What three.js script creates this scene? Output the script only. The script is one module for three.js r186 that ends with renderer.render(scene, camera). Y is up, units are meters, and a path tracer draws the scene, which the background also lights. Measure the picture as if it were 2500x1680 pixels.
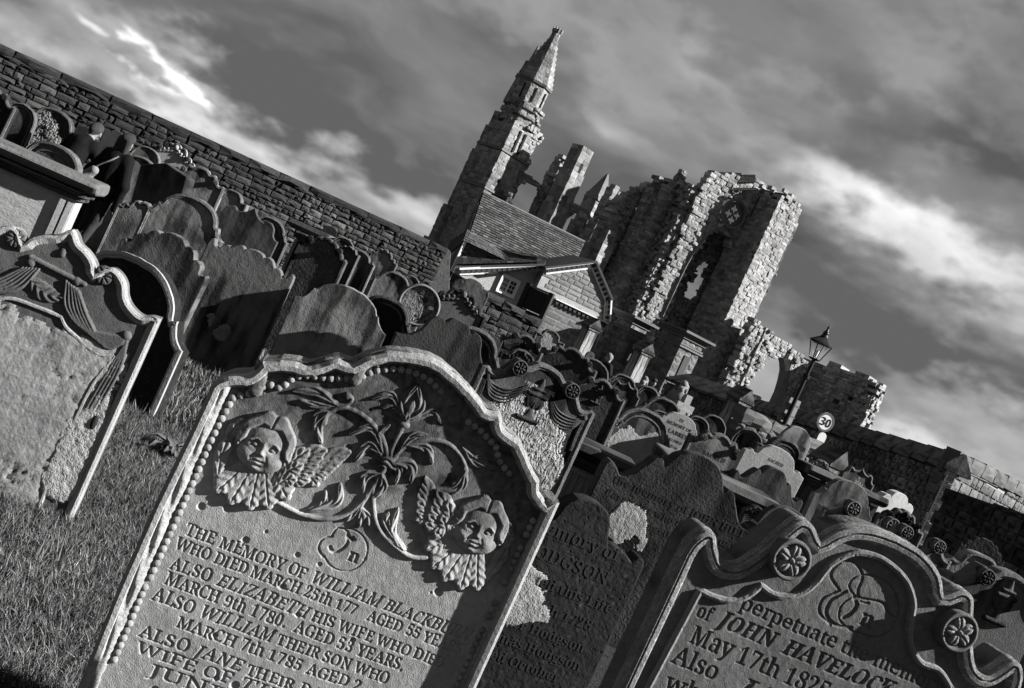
import * as THREE from 'three';
import { FontLoader } from 'three/addons/loaders/FontLoader.js';
import { MarchingCubes } from 'three/addons/objects/MarchingCubes.js';
import { mergeGeometries } from 'three/addons/utils/BufferGeometryUtils.js';

// ---------------------------------------------------------------- camera, sky, sun, exposure
const scene = new THREE.Scene();
const FOCAL = 2440, ROLL = 24.4 * Math.PI / 180, EYE = 1.65, PITCH = Math.atan(66 / FOCAL);
const camera = new THREE.PerspectiveCamera(2 * Math.atan(840 / FOCAL) * 180 / Math.PI, 1024 / 688, 0.1, 1500);
camera.position.set(0, EYE, 0);
camera.rotation.order = 'YXZ';
camera.rotation.set(-PITCH, 0, ROLL);
const renderer = new THREE.WebGLRenderer({ antialias: true });
renderer.setSize(1024, 688);
renderer.toneMapping = THREE.LinearToneMapping;
renderer.toneMappingExposure = 3.2;
renderer.shadowMap.enabled = true;
const SUN_AZ = 87 * Math.PI / 180, SUN_EL = 31 * Math.PI / 180;
const SUN = new THREE.Vector3(Math.sin(SUN_AZ) * Math.cos(SUN_EL), Math.sin(SUN_EL), Math.cos(SUN_AZ) * Math.cos(SUN_EL));
const sun = new THREE.DirectionalLight(new THREE.Color(1, 0.99, 0.98), 5);
sun.position.copy(SUN).multiplyScalar(60); sun.castShadow = true;
Object.assign(sun.shadow.camera, { left: -45, right: 45, top: 45, bottom: -45, near: 1, far: 200 });
scene.add(sun);

// ---------------------------------------------------------------- numbers and noise
const rng = (seed) => () => { seed |= 0; seed = seed + 0x6D2B79F5 | 0; let t = Math.imul(seed ^ seed >>> 15, 1 | seed); t = t + Math.imul(t ^ t >>> 7, 61 | t) ^ t; return ((t ^ t >>> 14) >>> 0) / 4294967296; };
const hash = (x, y, s) => { let h = Math.imul(x, 374761393) + Math.imul(y, 668265263) + Math.imul(s, 144665) | 0; h = Math.imul(h ^ h >>> 13, 1274126177); return ((h ^ h >>> 16) >>> 0) / 4294967296; };
const clamp = (v, a = 0, b = 1) => Math.min(b, Math.max(a, v));
const step = (a, b, v) => { const t = clamp((v - a) / (b - a)); return t * t * (3 - 2 * t); };
const mix = (a, b, t) => a + (b - a) * t;
function noise(x, y, s = 0, px = 0, py = px) {
  const xi = Math.floor(x), yi = Math.floor(y), fx = x - xi, fy = y - yi, u = fx * fx * (3 - 2 * fx), v = fy * fy * (3 - 2 * fy);
  const w = (k, n) => (n ? ((k % n) + n) % n : k), x0 = w(xi, px), x1 = w(xi + 1, px), y0 = w(yi, py), y1 = w(yi + 1, py);
  return mix(mix(hash(x0, y0, s), hash(x1, y0, s), u), mix(hash(x0, y1, s), hash(x1, y1, s), u), v);
}
function fbm(x, y, s = 0, oct = 5, px = 0, py = px) { let f = 0, a = 0.5, n = 0; for (let i = 0; i < oct; i++) { f += a * noise(x, y, s + i * 17, px, py); n += a; x *= 2; y *= 2; px *= 2; py *= 2; a *= 0.5; } return f / n; }

// a point of the place from where it shows in the photograph and how far off it stands
function px(x, y, d) {
  const c = Math.cos(ROLL), s = Math.sin(ROLL), h = c * (x - 1250) + s * (y - 840), v = -s * (x - 1250) + c * (y - 840);
  const cp = Math.cos(PITCH), sp = Math.sin(PITCH), dx = h / FOCAL, dy = -v / FOCAL * cp - sp, dz = v / FOCAL * sp * -1 - cp, k = d / -dz;
  return new THREE.Vector3(dx * k, EYE + dy * k, -d);
}

// ---------------------------------------------------------------- sky: torn grey cloud under a thin bright layer
{
  const W = 4096, H = 2048, data = new Float32Array(W * H * 4);
  const spots = [ // where a break or a thick bank hangs: pixel, half width and half height in radians, slant, strength, raggedness
    [370, 150, 0.055, 0.013, -0.2, 0.8, 1], [380, 160, 0.09, 0.03, -0.19, 0.12, 0.7], [230, 70, 0.05, 0.008, -0.24, 0.5, 1], [430, 195, 0.03, 0.007, -0.15, 0.5, 1], [560, 330, 0.15, 0.022, 0.0, 0.14, 0.6], [440, 285, 0.05, 0.011, -0.05, 0.3, 0.9], [200, 60, 0.2, 0.05, 0, 0.05, 0.6],
    [900, 370, 0.16, 0.024, -0.07, -0.17, 0.45], [1120, 480, 0.06, 0.013, -0.12, -0.1, 0.5], [760, 240, 0.06, 0.016, -0.2, -0.07, 0.5], [1020, 500, 0.02, 0.008, 0.4, 0.1, 0.8],
    [960, 520, 0.1, 0.012, 0, 0.1, 0.6], [1470, 300, 0.035, 0.009, -0.22, 0.10, 0.5], [1680, 170, 0.03, 0.014, -0.3, 0.09, 0.5],
    [2150, 530, 0.09, 0.022, -0.13, 0.5, 0.45], [2070, 450, 0.05, 0.016, -0.22, 0.34, 0.5], [300, 200, 0.3, 0.05, -0.05, 0.17, 0.5], [1500, 100, 0.35, 0.06, -0.1, 0.09, 0.5], [2400, 1120, 0.3, 0.03, 0, 0.12, 0.5], [2420, 690, 0.08, 0.022, -0.08, 0.32, 0.5], [2300, 850, 0.22, 0.032, -0.02, -0.17, 0.5], [2380, 600, 0.05, 0.012, -0.05, 0.12, 0.7],
    [2040, 730, 0.035, 0.014, 0.1, 0.09, 0.9], [2180, 1050, 0.06, 0.012, 0, 0.3, 0.8], [2480, 1060, 0.1, 0.02, 0, 0.16, 0.6], [1930, 580, 0.06, 0.02, 0, -0.06, 0.5], [2350, 170, 0.14, 0.045, -0.1, 0.08, 0.6], [2330, 350, 0.16, 0.018, -0.06, -0.08, 0.5], [1960, 330, 0.1, 0.014, -0.1, -0.05, 0.5], [1250, 160, 0.08, 0.02, -0.2, -0.05, 0.5],
  ].map(([x, y, w, h, t, k, r]) => { const p = px(x, y, 1); p.y -= EYE; p.normalize(); return [Math.atan2(p.x, -p.z), Math.asin(p.y), w, h, t, k, r]; });
  const shade = (el, th) => {
    const dx = Math.cos(th) * Math.cos(el), dz = Math.sin(th) * Math.cos(el), y = Math.max(0, Math.sin(el));
    const az = Math.atan2(dx, -dz), qx = dx / (y + 0.3) * 1.5, qz = dz / (y + 0.3) * 1.5;
    const wx = fbm(qx * 1.1, qz * 1.1, 5, 5) - 0.5, wz = fbm(qx * 1.1 + 9, qz * 1.1, 8, 5) - 0.5;
    const big = fbm(qx * 0.6 + wx * 1.5, qz * 1.1 + wz * 1.5, 21, 6), fine = fbm(qx * 2.2 + wx * 2.8, qz * 2.8 + wz * 2.8, 33, 7);
    let l = 0.2 + (big - 0.5) * 0.4 + (fine - 0.5) * 0.2;
    l += 0.13 * Math.exp(-Math.pow(el / 0.09, 2)) * (0.6 + 0.8 * big);
    const rag = fbm(az * 40, el * 75, 51, 6) - 0.5, rag2 = fbm(az * 13 + 7, el * 34, 61, 6) - 0.5, hole = fbm(az * 22 + rag2 * 1.2, el * 60 + 4 + az * 10 + rag * 0.8, 91, 7), rag3 = fbm(az * 15 + 3, el * 36, 71, 6) - 0.5;
    for (const [a, e, w, h, t, k, r] of spots) {
      const da = az - a, de = el - e;
      if (Math.abs(da) > w * 3.4 || Math.abs(de) > h * 5 + 0.07) continue;
      const R = r > 0.95 ? 0.25 : r, u = (da * Math.cos(t) + de * Math.sin(t)) / w + (rag3 * 2.6 + rag * 1.2) * R, v = (-da * Math.sin(t) + de * Math.cos(t)) / h + (rag * 3.6 + rag2 * 4.6) * R;
      const g = Math.exp(-(u * u + v * v));
      l += k * (r > 0.95 ? step(0.62 - 0.34 * g, 0.86 - 0.36 * g, hole) * Math.min(1, g * 2.5) * (0.8 + 1.2 * rag) : g * (1 + 1.2 * (fine - 0.5)));
    }
    l += (fbm(qx * 1.3 + wx * 2, qz * 1.6 + wz * 2, 133, 7) - 0.5) * 0.1;
    l = Math.min(0.95, 0.06 + 0.05 * Math.log(1 + Math.exp((l - 0.06) / 0.05)));
    return (el < 0 ? mix(l, 0.09, step(0, 0.1, -el)) : l) * 0.36;
  };
  // full detail where a long lens would show it, a coarser grid elsewhere
  for (let j = 0; j < H; j++) for (let i = 0; i < W; i++) {
    const el = ((j + 0.5) / H - 0.5) * Math.PI, th = ((i + 0.5) / W - 0.5) * 2 * Math.PI, near = el > -0.04 && el < 0.66 && th > -2.5 && th < -0.64, o = (j * W + i) * 4;
    let l;
    if (near) l = shade(el, th); else if (j % 8 === 0 && i % 8 === 0) l = shade(el, th); else { const q = ((j - j % 8) * W + (i - i % 8)) * 4, jj = j % 8, ii = i % 8; l = data[q]; }
    data[o] = data[o + 1] = data[o + 2] = l; data[o + 3] = 1;
  }
  const t = new THREE.DataTexture(data, W, H, THREE.RGBAFormat, THREE.FloatType);
  t.mapping = THREE.EquirectangularReflectionMapping; t.magFilter = t.minFilter = THREE.LinearFilter; t.wrapS = THREE.RepeatWrapping; t.needsUpdate = true;
  scene.background = t; scene.environment = t;
}

// ---------------------------------------------------------------- surfaces
function texture(n, f, srgb = false) {
  const d = new Uint8Array(n * n * 4);
  for (let j = 0; j < n; j++) for (let i = 0; i < n; i++) { const v = clamp(f(i / n, j / n)) * 255, o = (j * n + i) * 4; d[o] = d[o + 1] = d[o + 2] = v; d[o + 3] = 255; }
  const t = new THREE.DataTexture(d, n, n); t.wrapS = t.wrapT = THREE.RepeatWrapping; t.magFilter = THREE.LinearFilter; t.minFilter = THREE.LinearMipmapLinearFilter; t.needsUpdate = true;
  if (srgb) t.colorSpace = THREE.SRGBColorSpace;
  return t;
}
const speck = (u, v, n, s, r) => { const x = u * n, y = v * n, xi = Math.floor(x), yi = Math.floor(y); let m = 0; for (let a = -1; a < 2; a++) for (let b = -1; b < 2; b++) { const cx = ((xi + a) % n + n) % n, cy = ((yi + b) % n + n) % n; if (hash(cx, cy, s) > r) continue; const R = 0.15 + 0.4 * hash(cx, cy, s + 2); m = Math.max(m, 1 - Math.hypot(x - xi - a - hash(cx, cy, s + 3), y - yi - b - hash(cx, cy, s + 4)) / R); } return clamp(m); };
const T = {
  stone: texture(1024, (u, v) => 0.66 + 0.5 * (fbm(u * 5, v * 5, 1, 6, 5) - 0.5) + 0.28 * (fbm(u * 60, v * 60, 2, 3, 60) - 0.5) + 0.25 * step(0.3, 1, speck(u, v, 60, 3, 0.12))),
  soot: texture(1024, (u, v) => { const m = fbm(u * 4, v * 4, 9, 6, 4), s = fbm(u * 18, v * 4, 7, 4, 18, 4); return 0.20 + 0.78 * step(0.36, 0.64, m * 0.66 + 0.34 * s) + 0.22 * (fbm(u * 70, v * 70, 6, 3, 70) - 0.5) + 0.3 * step(0.35, 1, speck(u, v, 46, 8, 0.1)); }),
  lichen: texture(512, (u, v) => 0.42 + 0.4 * (fbm(u * 6, v * 6, 31, 6, 6) - 0.5) + 0.35 * (fbm(u * 40, v * 40, 32, 3, 40) - 0.5) + 0.75 * step(0.2, 0.7, speck(u, v, 34, 35, 0.16))),
  grain: texture(1024, (u, v) => 0.45 * fbm(u * 12, v * 12, 41, 4, 12) + 0.55 * fbm(u * 110, v * 110, 42, 3, 110) - 0.7 * step(0.3, 1, speck(u, v, 50, 44, 0.14))),
  rough: texture(1024, (u, v) => 0.7 * fbm(u * 9, v * 9, 51, 6, 9) + 0.3 * fbm(u * 64, v * 64, 52, 3, 64)),
  worm: texture(512, (u, v) => { const a = fbm(u * 6, v * 6, 61, 3, 6), r = 1 - Math.abs(fbm(u * 16 + a * 1.5, v * 8 + a, 62, 3, 16, 8) - 0.5) * 7; return 0.5 + 0.4 * clamp(r, -1, 1) + 0.2 * (fbm(u * 60, v * 60, 63, 2, 60) - 0.5); }),
  streak: texture(1024, (u, v) => { const a = fbm(u * 14, v * 2, 101, 5, 14, 2), m = fbm(u * 3, v * 3, 102, 6, 3); return 0.12 + 0.85 * step(0.35, 0.66, a * 0.5 + m * 0.5) + 0.2 * (fbm(u * 80, v * 80, 103, 3, 80) - 0.5) + 0.4 * step(0.4, 1, speck(u, v, 30, 104, 0.08)); }),
  pit: texture(1024, (u, v) => 0.5 * fbm(u * 5, v * 5, 81, 5, 5) + 0.35 * fbm(u * 48, v * 48, 82, 4, 48) - 0.25 * step(0.2, 1, speck(u, v, 40, 84, 0.2)) + 0.12 * fbm(u * 10, v * 60, 85, 3, 10, 60) + 0.1),
  wood: texture(512, (u, v) => 0.6 + 0.5 * (fbm(u * 60, v * 3, 71, 4, 60, 3) - 0.5)),
};
const scaled = (t, m, n = m) => { const c = t.clone(); c.repeat.set(1 / m, 1 / n); c.needsUpdate = true; return c; };
function surf(g, o = {}) {
  const m = new THREE.MeshPhysicalMaterial({ color: new THREE.Color().setRGB(g * 0.5, g * 0.5, g * 0.5), specularIntensity: o.spec ?? 0.3, roughness: o.rough ?? 0.95, metalness: o.metal ?? 0, side: THREE.DoubleSide });
  if (o.map) m.map = scaled(o.map, o.size ?? 1.2);
  if (o.bump) { m.bumpMap = scaled(o.bump, o.bsize ?? 0.5); m.bumpScale = o.depth ?? 0.004; }
  if (o.vc) m.vertexColors = true;
  return m;
}
const M = {
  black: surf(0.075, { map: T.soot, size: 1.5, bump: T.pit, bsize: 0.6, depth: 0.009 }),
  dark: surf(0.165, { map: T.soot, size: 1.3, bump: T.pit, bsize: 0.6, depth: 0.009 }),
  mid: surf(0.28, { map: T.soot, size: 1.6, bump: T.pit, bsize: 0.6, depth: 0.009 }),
  grey: surf(0.42, { map: T.stone, size: 0.9, bump: T.pit, bsize: 0.6, depth: 0.007 }),
  light: surf(0.68, { map: T.stone, size: 0.9, bump: T.pit, bsize: 0.6, depth: 0.005 }),
  rim: surf(0.85, { map: T.lichen, size: 0.16, bump: T.rough, bsize: 0.07, depth: 0.008 }),
  rimpale: surf(0.78, { map: T.stone, size: 0.7, bump: T.rough, bsize: 0.09, depth: 0.008 }),
  rimdark: surf(0.4, { map: T.lichen, size: 0.5, bump: T.rough, bsize: 0.2, depth: 0.004 }),
  pale: surf(0.72, { map: T.stone, size: 0.7, bump: T.rough, bsize: 0.3, depth: 0.012 }),
  worm: surf(0.72, { map: T.stone, size: 0.7, bump: T.worm, bsize: 0.35, depth: 0.03 }),
  white: surf(0.85, { map: T.stone, size: 2.5, bump: T.grain, depth: 0.001 }),
  letter: surf(0.035),
  faint: surf(0.045, { bump: T.grain, depth: 0.003 }),
  iron: surf(0.025, { rough: 0.45 }),
  paint: surf(1.2, { rough: 0.5 }),
  soil: surf(0.05, { map: T.stone, size: 0.6, bump: T.rough, bsize: 0.5, depth: 0.03 }),
  glass: surf(0.03, { rough: 0.12 }),
  wood: surf(0.3, { map: T.wood, size: 0.5 }),
};

// each tone of stone comes in a few weatherings
const KINDS = {};
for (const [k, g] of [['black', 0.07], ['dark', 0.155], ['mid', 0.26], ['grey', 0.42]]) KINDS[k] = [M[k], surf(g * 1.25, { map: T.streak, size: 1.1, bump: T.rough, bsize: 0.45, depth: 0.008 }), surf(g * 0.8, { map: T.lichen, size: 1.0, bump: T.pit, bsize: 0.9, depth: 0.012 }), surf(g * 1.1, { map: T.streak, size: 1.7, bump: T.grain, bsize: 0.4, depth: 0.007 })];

// ---------------------------------------------------------------- naming
const used = new Map();
function numbered(n) { const k = used.get(n) ?? 0; used.set(n, k + 1); return k ? n + '_' + String(k).padStart(3, '0') : n; }
function mesh(name, g, m, parent) { const o = new THREE.Mesh(g, m); o.name = numbered(name); o.castShadow = o.receiveShadow = true; (parent ?? scene).add(o); return o; }
function thing(name, label, category, pos, turn = 0, group) {
  const o = new THREE.Group(); o.name = numbered(name); scene.add(o);
  if (pos) o.position.set(pos.x ?? pos[0], pos.y ?? pos[1], pos.z ?? pos[2]);
  o.rotation.y = turn * Math.PI / 180; o.userData = { label, category };
  if (group) o.userData.group = group;
  return o;
}
const stuff = (o) => { o.userData.kind = 'stuff'; return o; };

// ---------------------------------------------------------------- geometry helpers
function box(w, h, d, x = 0, y = 0, z = 0, ry = 0, rz = 0, rx = 0) { const g = new THREE.BoxGeometry(w, h, d); if (rz) g.rotateZ(rz); if (rx) g.rotateX(rx); if (ry) g.rotateY(ry); g.translate(x, y, z); return g; }
function cyl(r0, r1, h, x = 0, y = 0, z = 0, n = 20) { const g = new THREE.CylinderGeometry(r1, r0, h, n); g.translate(x, y + h / 2, z); return g; }
const tube = (pts, r, n = 24, m = 8) => new THREE.TubeGeometry(new THREE.CatmullRomCurve3(pts.map((p) => new THREE.Vector3(...p))), n, r, m);
const join = (list) => mergeGeometries(list.map((g) => { const k = g.index ? g.toNonIndexed() : g; for (const a of Object.keys(k.attributes)) if (!['position', 'normal', 'uv'].includes(a)) k.deleteAttribute(a); return k; }));
function shift(g, du, dv) { const u = g.attributes.uv; for (let i = 0; i < u.count; i++) u.setXY(i, u.getX(i) + du, u.getY(i) + dv); return g; }

// a curve through points; '|' after a point keeps its corner
function curve(pts, corners, per = 6) {
  const out = []; let run = [pts[0]];
  const flush = () => { if (run.length === 2) out.push(run[0]); else if (run.length > 2) { const c = new THREE.CatmullRomCurve3(run.map((p) => new THREE.Vector3(p[0], p[1], 0)), false, 'centripetal'); const n = (run.length - 1) * per; for (let i = 0; i < n; i++) { const p = c.getPoint(i / n); out.push([p.x, p.y]); } } };
  for (let i = 1; i < pts.length; i++) { run.push(pts[i]); if (corners[i] || i === pts.length - 1) { flush(); run = [pts[i]]; } }
  out.push(pts[pts.length - 1]);
  return out;
}
function parse(s) { const pts = [], cor = []; for (const w of s.trim().split(/\s+/)) { cor.push(w.endsWith('|')); pts.push(w.replace('|', '').split(',').map(Number)); } return [pts, cor]; }

// a moulding run along an outline: profile of [offset inwards, height above the face]
function ribbon(line, profile, closed = false) {
  const n = line.length, pos = [], uv = [], idx = [], nor = []; let len = 0;
  for (let i = 0; i < n; i++) {
    const a = line[closed ? (i + n - 1) % n : Math.max(0, i - 1)], b = line[closed ? (i + 1) % n : Math.min(n - 1, i + 1)], t = [b[0] - a[0], b[1] - a[1]], l = Math.hypot(...t) || 1;
    nor.push([t[1] / l, -t[0] / l]);
  }
  const m = profile.length;
  for (let i = 0; i <= (closed ? n : n - 1); i++) {
    const p = line[i % n], q = nor[i % n]; if (i) { const r = line[(i - 1) % n]; len += Math.hypot(p[0] - r[0], p[1] - r[1]); }
    profile.forEach(([o, h], k) => { pos.push(p[0] + q[0] * o, p[1] + q[1] * o, h); uv.push(len, o * 1.4 + h); if (i && k) { const c = i * m + k; idx.push(c - m - 1, c - m, c - 1, c - 1, c - m, c); } });
  }
  const g = new THREE.BufferGeometry(); g.setAttribute('position', new THREE.Float32BufferAttribute(pos, 3)); g.setAttribute('uv', new THREE.Float32BufferAttribute(uv, 2)); g.setIndex(idx);
  const f = g.toNonIndexed(); f.computeVertexNormals(); return f;
}
const inside = (pts, x, y) => { let c = false; for (let i = 0, j = pts.length - 1; i < pts.length; j = i++) { const [a, b] = pts[i], [d, e] = pts[j]; if ((b > y) !== (e > y) && x < (d - a) * (y - b) / (e - b) + a) c = !c; } return c; };

// carved relief on a grid: everything is the largest of domes, strokes and leaves, then cut by grooves
class Relief {
  constructor(x0, y0, x1, y1, s) { this.x0 = x0; this.y0 = y0; this.s = s; this.w = Math.ceil((x1 - x0) / s) + 1; this.h = Math.ceil((y1 - y0) / s) + 1; this.H = new Float32Array(this.w * this.h); }
  each(a, b, c, d, f) {
    const i0 = Math.max(0, Math.floor((a - this.x0) / this.s)), i1 = Math.min(this.w - 1, Math.ceil((c - this.x0) / this.s)), j0 = Math.max(0, Math.floor((b - this.y0) / this.s)), j1 = Math.min(this.h - 1, Math.ceil((d - this.y0) / this.s));
    for (let j = j0; j <= j1; j++) for (let i = i0; i <= i1; i++) { const k = j * this.w + i; this.H[k] = f(this.x0 + i * this.s, this.y0 + j * this.s, this.H[k]); }
  }
  dome(x, y, rx, ry, h, rot = 0, p = 0.5, base = 0) { const c = Math.cos(rot), s = Math.sin(rot), r = Math.max(rx, ry); this.each(x - r, y - r, x + r, y + r, (a, b, H) => { const u = ((a - x) * c + (b - y) * s) / rx, v = (-(a - x) * s + (b - y) * c) / ry, d = u * u + v * v; return d < 1 ? Math.max(H, base + h * Math.pow(1 - d, p)) : H; }); return this; }
  bump(x, y, rx, ry, h, rot = 0) { const c = Math.cos(rot), s = Math.sin(rot), r = Math.max(rx, ry) * 2.5; this.each(x - r, y - r, x + r, y + r, (a, b, H) => { const u = ((a - x) * c + (b - y) * s) / rx, v = (-(a - x) * s + (b - y) * c) / ry; return H > 0 ? H + h * Math.exp(-u * u - v * v) : H; }); return this; }
  line(pts) { const c = new THREE.CatmullRomCurve3(pts.map((p) => new THREE.Vector3(p[0], p[1], 0)), false, 'centripetal'), n = Math.max(8, pts.length * 8); return c.getPoints(n).map((p) => [p.x, p.y]); }
  near(l, x, y) { let best = 9, at = 0, side = 0; for (let i = 1; i < l.length; i++) { const [a, b] = l[i - 1], dx = l[i][0] - a, dy = l[i][1] - b, q = dx * dx + dy * dy || 1e-9, t = clamp(((x - a) * dx + (y - b) * dy) / q), ex = x - a - dx * t, ey = y - b - dy * t, d = Math.hypot(ex, ey); if (d < best) { best = d; at = (i - 1 + t) / (l.length - 1); side = dx * ey - dy * ex > 0 ? 1 : -1; } } return [best, at, side]; }
  bounds(l, m) { let a = 9, b = 9, c = -9, d = -9; for (const [x, y] of l) { a = Math.min(a, x); b = Math.min(b, y); c = Math.max(c, x); d = Math.max(d, y); } return [a - m, b - m, c + m, d + m]; }
  stroke(pts, w0, w1, h, flat = 0.5, base = 0) { const l = this.line(pts), W = Math.max(w0, w1); this.each(...this.bounds(l, W), (x, y, H) => { const [d, t] = this.near(l, x, y), w = mix(w0, w1, t); return d < w ? Math.max(H, base + h * Math.pow(1 - (d / w) ** 2, flat)) : H; }); return this; }
  leaf(pts, w, h, veins = 5, base = 0) { const l = this.line(pts); this.each(...this.bounds(l, w), (x, y, H) => { const [d, t, s] = this.near(l, x, y), W = w * 1.2 * Math.pow(Math.sin(Math.PI * clamp(0.06 + 0.94 * t)), 0.55) * (1 - 0.15 * t); if (d >= W) return H; const q = d / W, ridge = 0.72 + 0.28 * Math.cos((q * 1.1 - t * veins * 0.55) * 6.28), mid = Math.exp(-((d / 0.0035) ** 2)) * 0.3; return Math.max(H, base + h * Math.pow(1 - q * q, 0.45) * (ridge + mid * s * 0)); }); return this; }
  feather(pts, w, h, base = 0) { const l = this.line(pts); this.each(...this.bounds(l, w), (x, y, H) => { const [d, t, s] = this.near(l, x, y), W = w * (t < 0.7 ? mix(0.5, 1, t / 0.7) : Math.sqrt(Math.max(0, 1 - ((t - 0.7) / 0.32) ** 2))); if (d >= W) return H; const q = d / W, vein = 0.9 + 0.1 * Math.cos((q * 1.1 - t * 4) * 6.28), mid = Math.exp(-((d / 0.0022) ** 2)) * 0.35; return Math.max(H, base + h * (0.35 + 0.65 * t) * Math.pow(1 - q * q, 0.4) * (vein - mid)); }); return this; }
  groove(pts, w, dep) { const l = this.line(pts); this.each(...this.bounds(l, w * 2.5), (x, y, H) => { if (H <= 0) return H; const [d] = this.near(l, x, y); return Math.max(0.0012, H - dep * Math.exp(-((d / w) ** 2))); }); return this; }
  mesh(name, m, parent, z = 0) {
    const { w, h, H, s } = this, id = new Int32Array(w * h).fill(-1), pos = [], uv = [], idx = [];
    const v = (i, j) => { const k = j * w + i; if (id[k] < 0) { id[k] = pos.length / 3; const x = this.x0 + i * s, y = this.y0 + j * s; pos.push(x, y, z + (H[k] > 0 ? H[k] + 0.0018 * (fbm(x * 130, y * 130, 7, 2) - 0.5) - 0.003 * step(0.55, 0.9, speck(x, y + 4, 40, 9, 0.1)) : -0.004)); uv.push(x, y); } return id[k]; };
    for (let j = 0; j < h - 1; j++) for (let i = 0; i < w - 1; i++) { const k = j * w + i; if (Math.max(H[k], H[k + 1], H[k + w], H[k + w + 1]) <= 0) continue; const a = v(i, j), b = v(i + 1, j), c = v(i + 1, j + 1), d = v(i, j + 1); idx.push(a, b, c, a, c, d); }
    const g = new THREE.BufferGeometry(); g.setAttribute('position', new THREE.Float32BufferAttribute(pos, 3)); g.setAttribute('uv', new THREE.Float32BufferAttribute(uv, 2)); g.setIndex(idx); g.computeVertexNormals();
    return mesh(name, g, m, parent);
  }
}

// a dressed face cut with lettering: heights drawn on a canvas in metres, y up
function carvedFace(outline, x0, y0, x1, y1, s, draw, depth, extra, z = 0) {
  const S = 1000, cw = Math.ceil((x1 - x0) * S), ch = Math.ceil((y1 - y0) * S), cv = document.createElement('canvas'); cv.width = cw; cv.height = ch;
  const c = cv.getContext('2d'); c.fillStyle = '#000'; c.fillRect(0, 0, cw, ch); c.fillStyle = c.strokeStyle = '#fff'; c.lineCap = 'round';
  const X = (x) => (x - x0) * S, Y = (y) => (y1 - y) * S;
  draw(c, X, Y, S);
  const d = c.getImageData(0, 0, cw, ch).data, read = (x, y) => { const i = clamp(Math.round(X(x)), 0, cw - 1), j = clamp(Math.round(Y(y)), 0, ch - 1); return d[(j * cw + i) * 4] / 255; };
  const r = 0.0008, cut = (x, y) => 0.4 * read(x, y) + 0.15 * (read(x - r, y) + read(x + r, y) + read(x, y - r) + read(x, y + r));
  const w = Math.ceil((x1 - x0) / s) + 1, h = Math.ceil((y1 - y0) / s) + 1, id = new Int32Array(w * h).fill(-1), pos = [], uv = [], idx = [];
  const v = (i, j) => { const k = j * w + i; if (id[k] < 0) { id[k] = pos.length / 3; const x = x0 + i * s, y = y0 + j * s; pos.push(x, y, z - depth * cut(x, y) + (extra ? extra(x, y) : 0)); uv.push(x, y); } return id[k]; };
  for (let j = 0; j < h - 1; j++) for (let i = 0; i < w - 1; i++) { if (!inside(outline, x0 + (i + 0.5) * s, y0 + (j + 0.5) * s)) continue; const a = v(i, j), b = v(i + 1, j), e = v(i + 1, j + 1), f = v(i, j + 1); idx.push(a, b, e, a, e, f); }
  const g = new THREE.BufferGeometry(); g.setAttribute('position', new THREE.Float32BufferAttribute(pos, 3)); g.setAttribute('uv', new THREE.Float32BufferAttribute(uv, 2)); g.setIndex(idx); g.computeVertexNormals();
  return g;
}

// many stones joined into one part
class Batch {
  constructor() { this.p = []; this.n = []; this.u = []; this.c = []; this.i = []; }
  add(g, mat, tone, du = 0, dv = 0) {
    const P = g.attributes.position, N = g.attributes.normal, U = g.attributes.uv, v = new THREE.Vector3(), nm = new THREE.Matrix3().getNormalMatrix(mat), b = this.p.length / 3, sx = Math.hypot(mat.elements[0], mat.elements[1], mat.elements[2]), sy = Math.hypot(mat.elements[4], mat.elements[5], mat.elements[6]);
    for (let k = 0; k < P.count; k++) { v.fromBufferAttribute(P, k).applyMatrix4(mat); this.p.push(v.x, v.y, v.z); v.fromBufferAttribute(N, k).applyMatrix3(nm).normalize(); this.n.push(v.x, v.y, v.z); this.u.push(U.getX(k) * sx + du, U.getY(k) * sy + dv); this.c.push(tone, tone, tone); }
    if (g.index) for (let k = 0; k < g.index.count; k++) this.i.push(b + g.index.getX(k)); else for (let k = 0; k < P.count; k++) this.i.push(b + k);
  }
  mesh(name, m, parent) { const g = new THREE.BufferGeometry(); g.setAttribute('position', new THREE.Float32BufferAttribute(this.p, 3)); g.setAttribute('normal', new THREE.Float32BufferAttribute(this.n, 3)); g.setAttribute('uv', new THREE.Float32BufferAttribute(this.u, 2)); g.setAttribute('color', new THREE.Float32BufferAttribute(this.c, 3)); g.setIndex(this.i); return stuff(mesh(name, g, m, parent)); }
}
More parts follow.
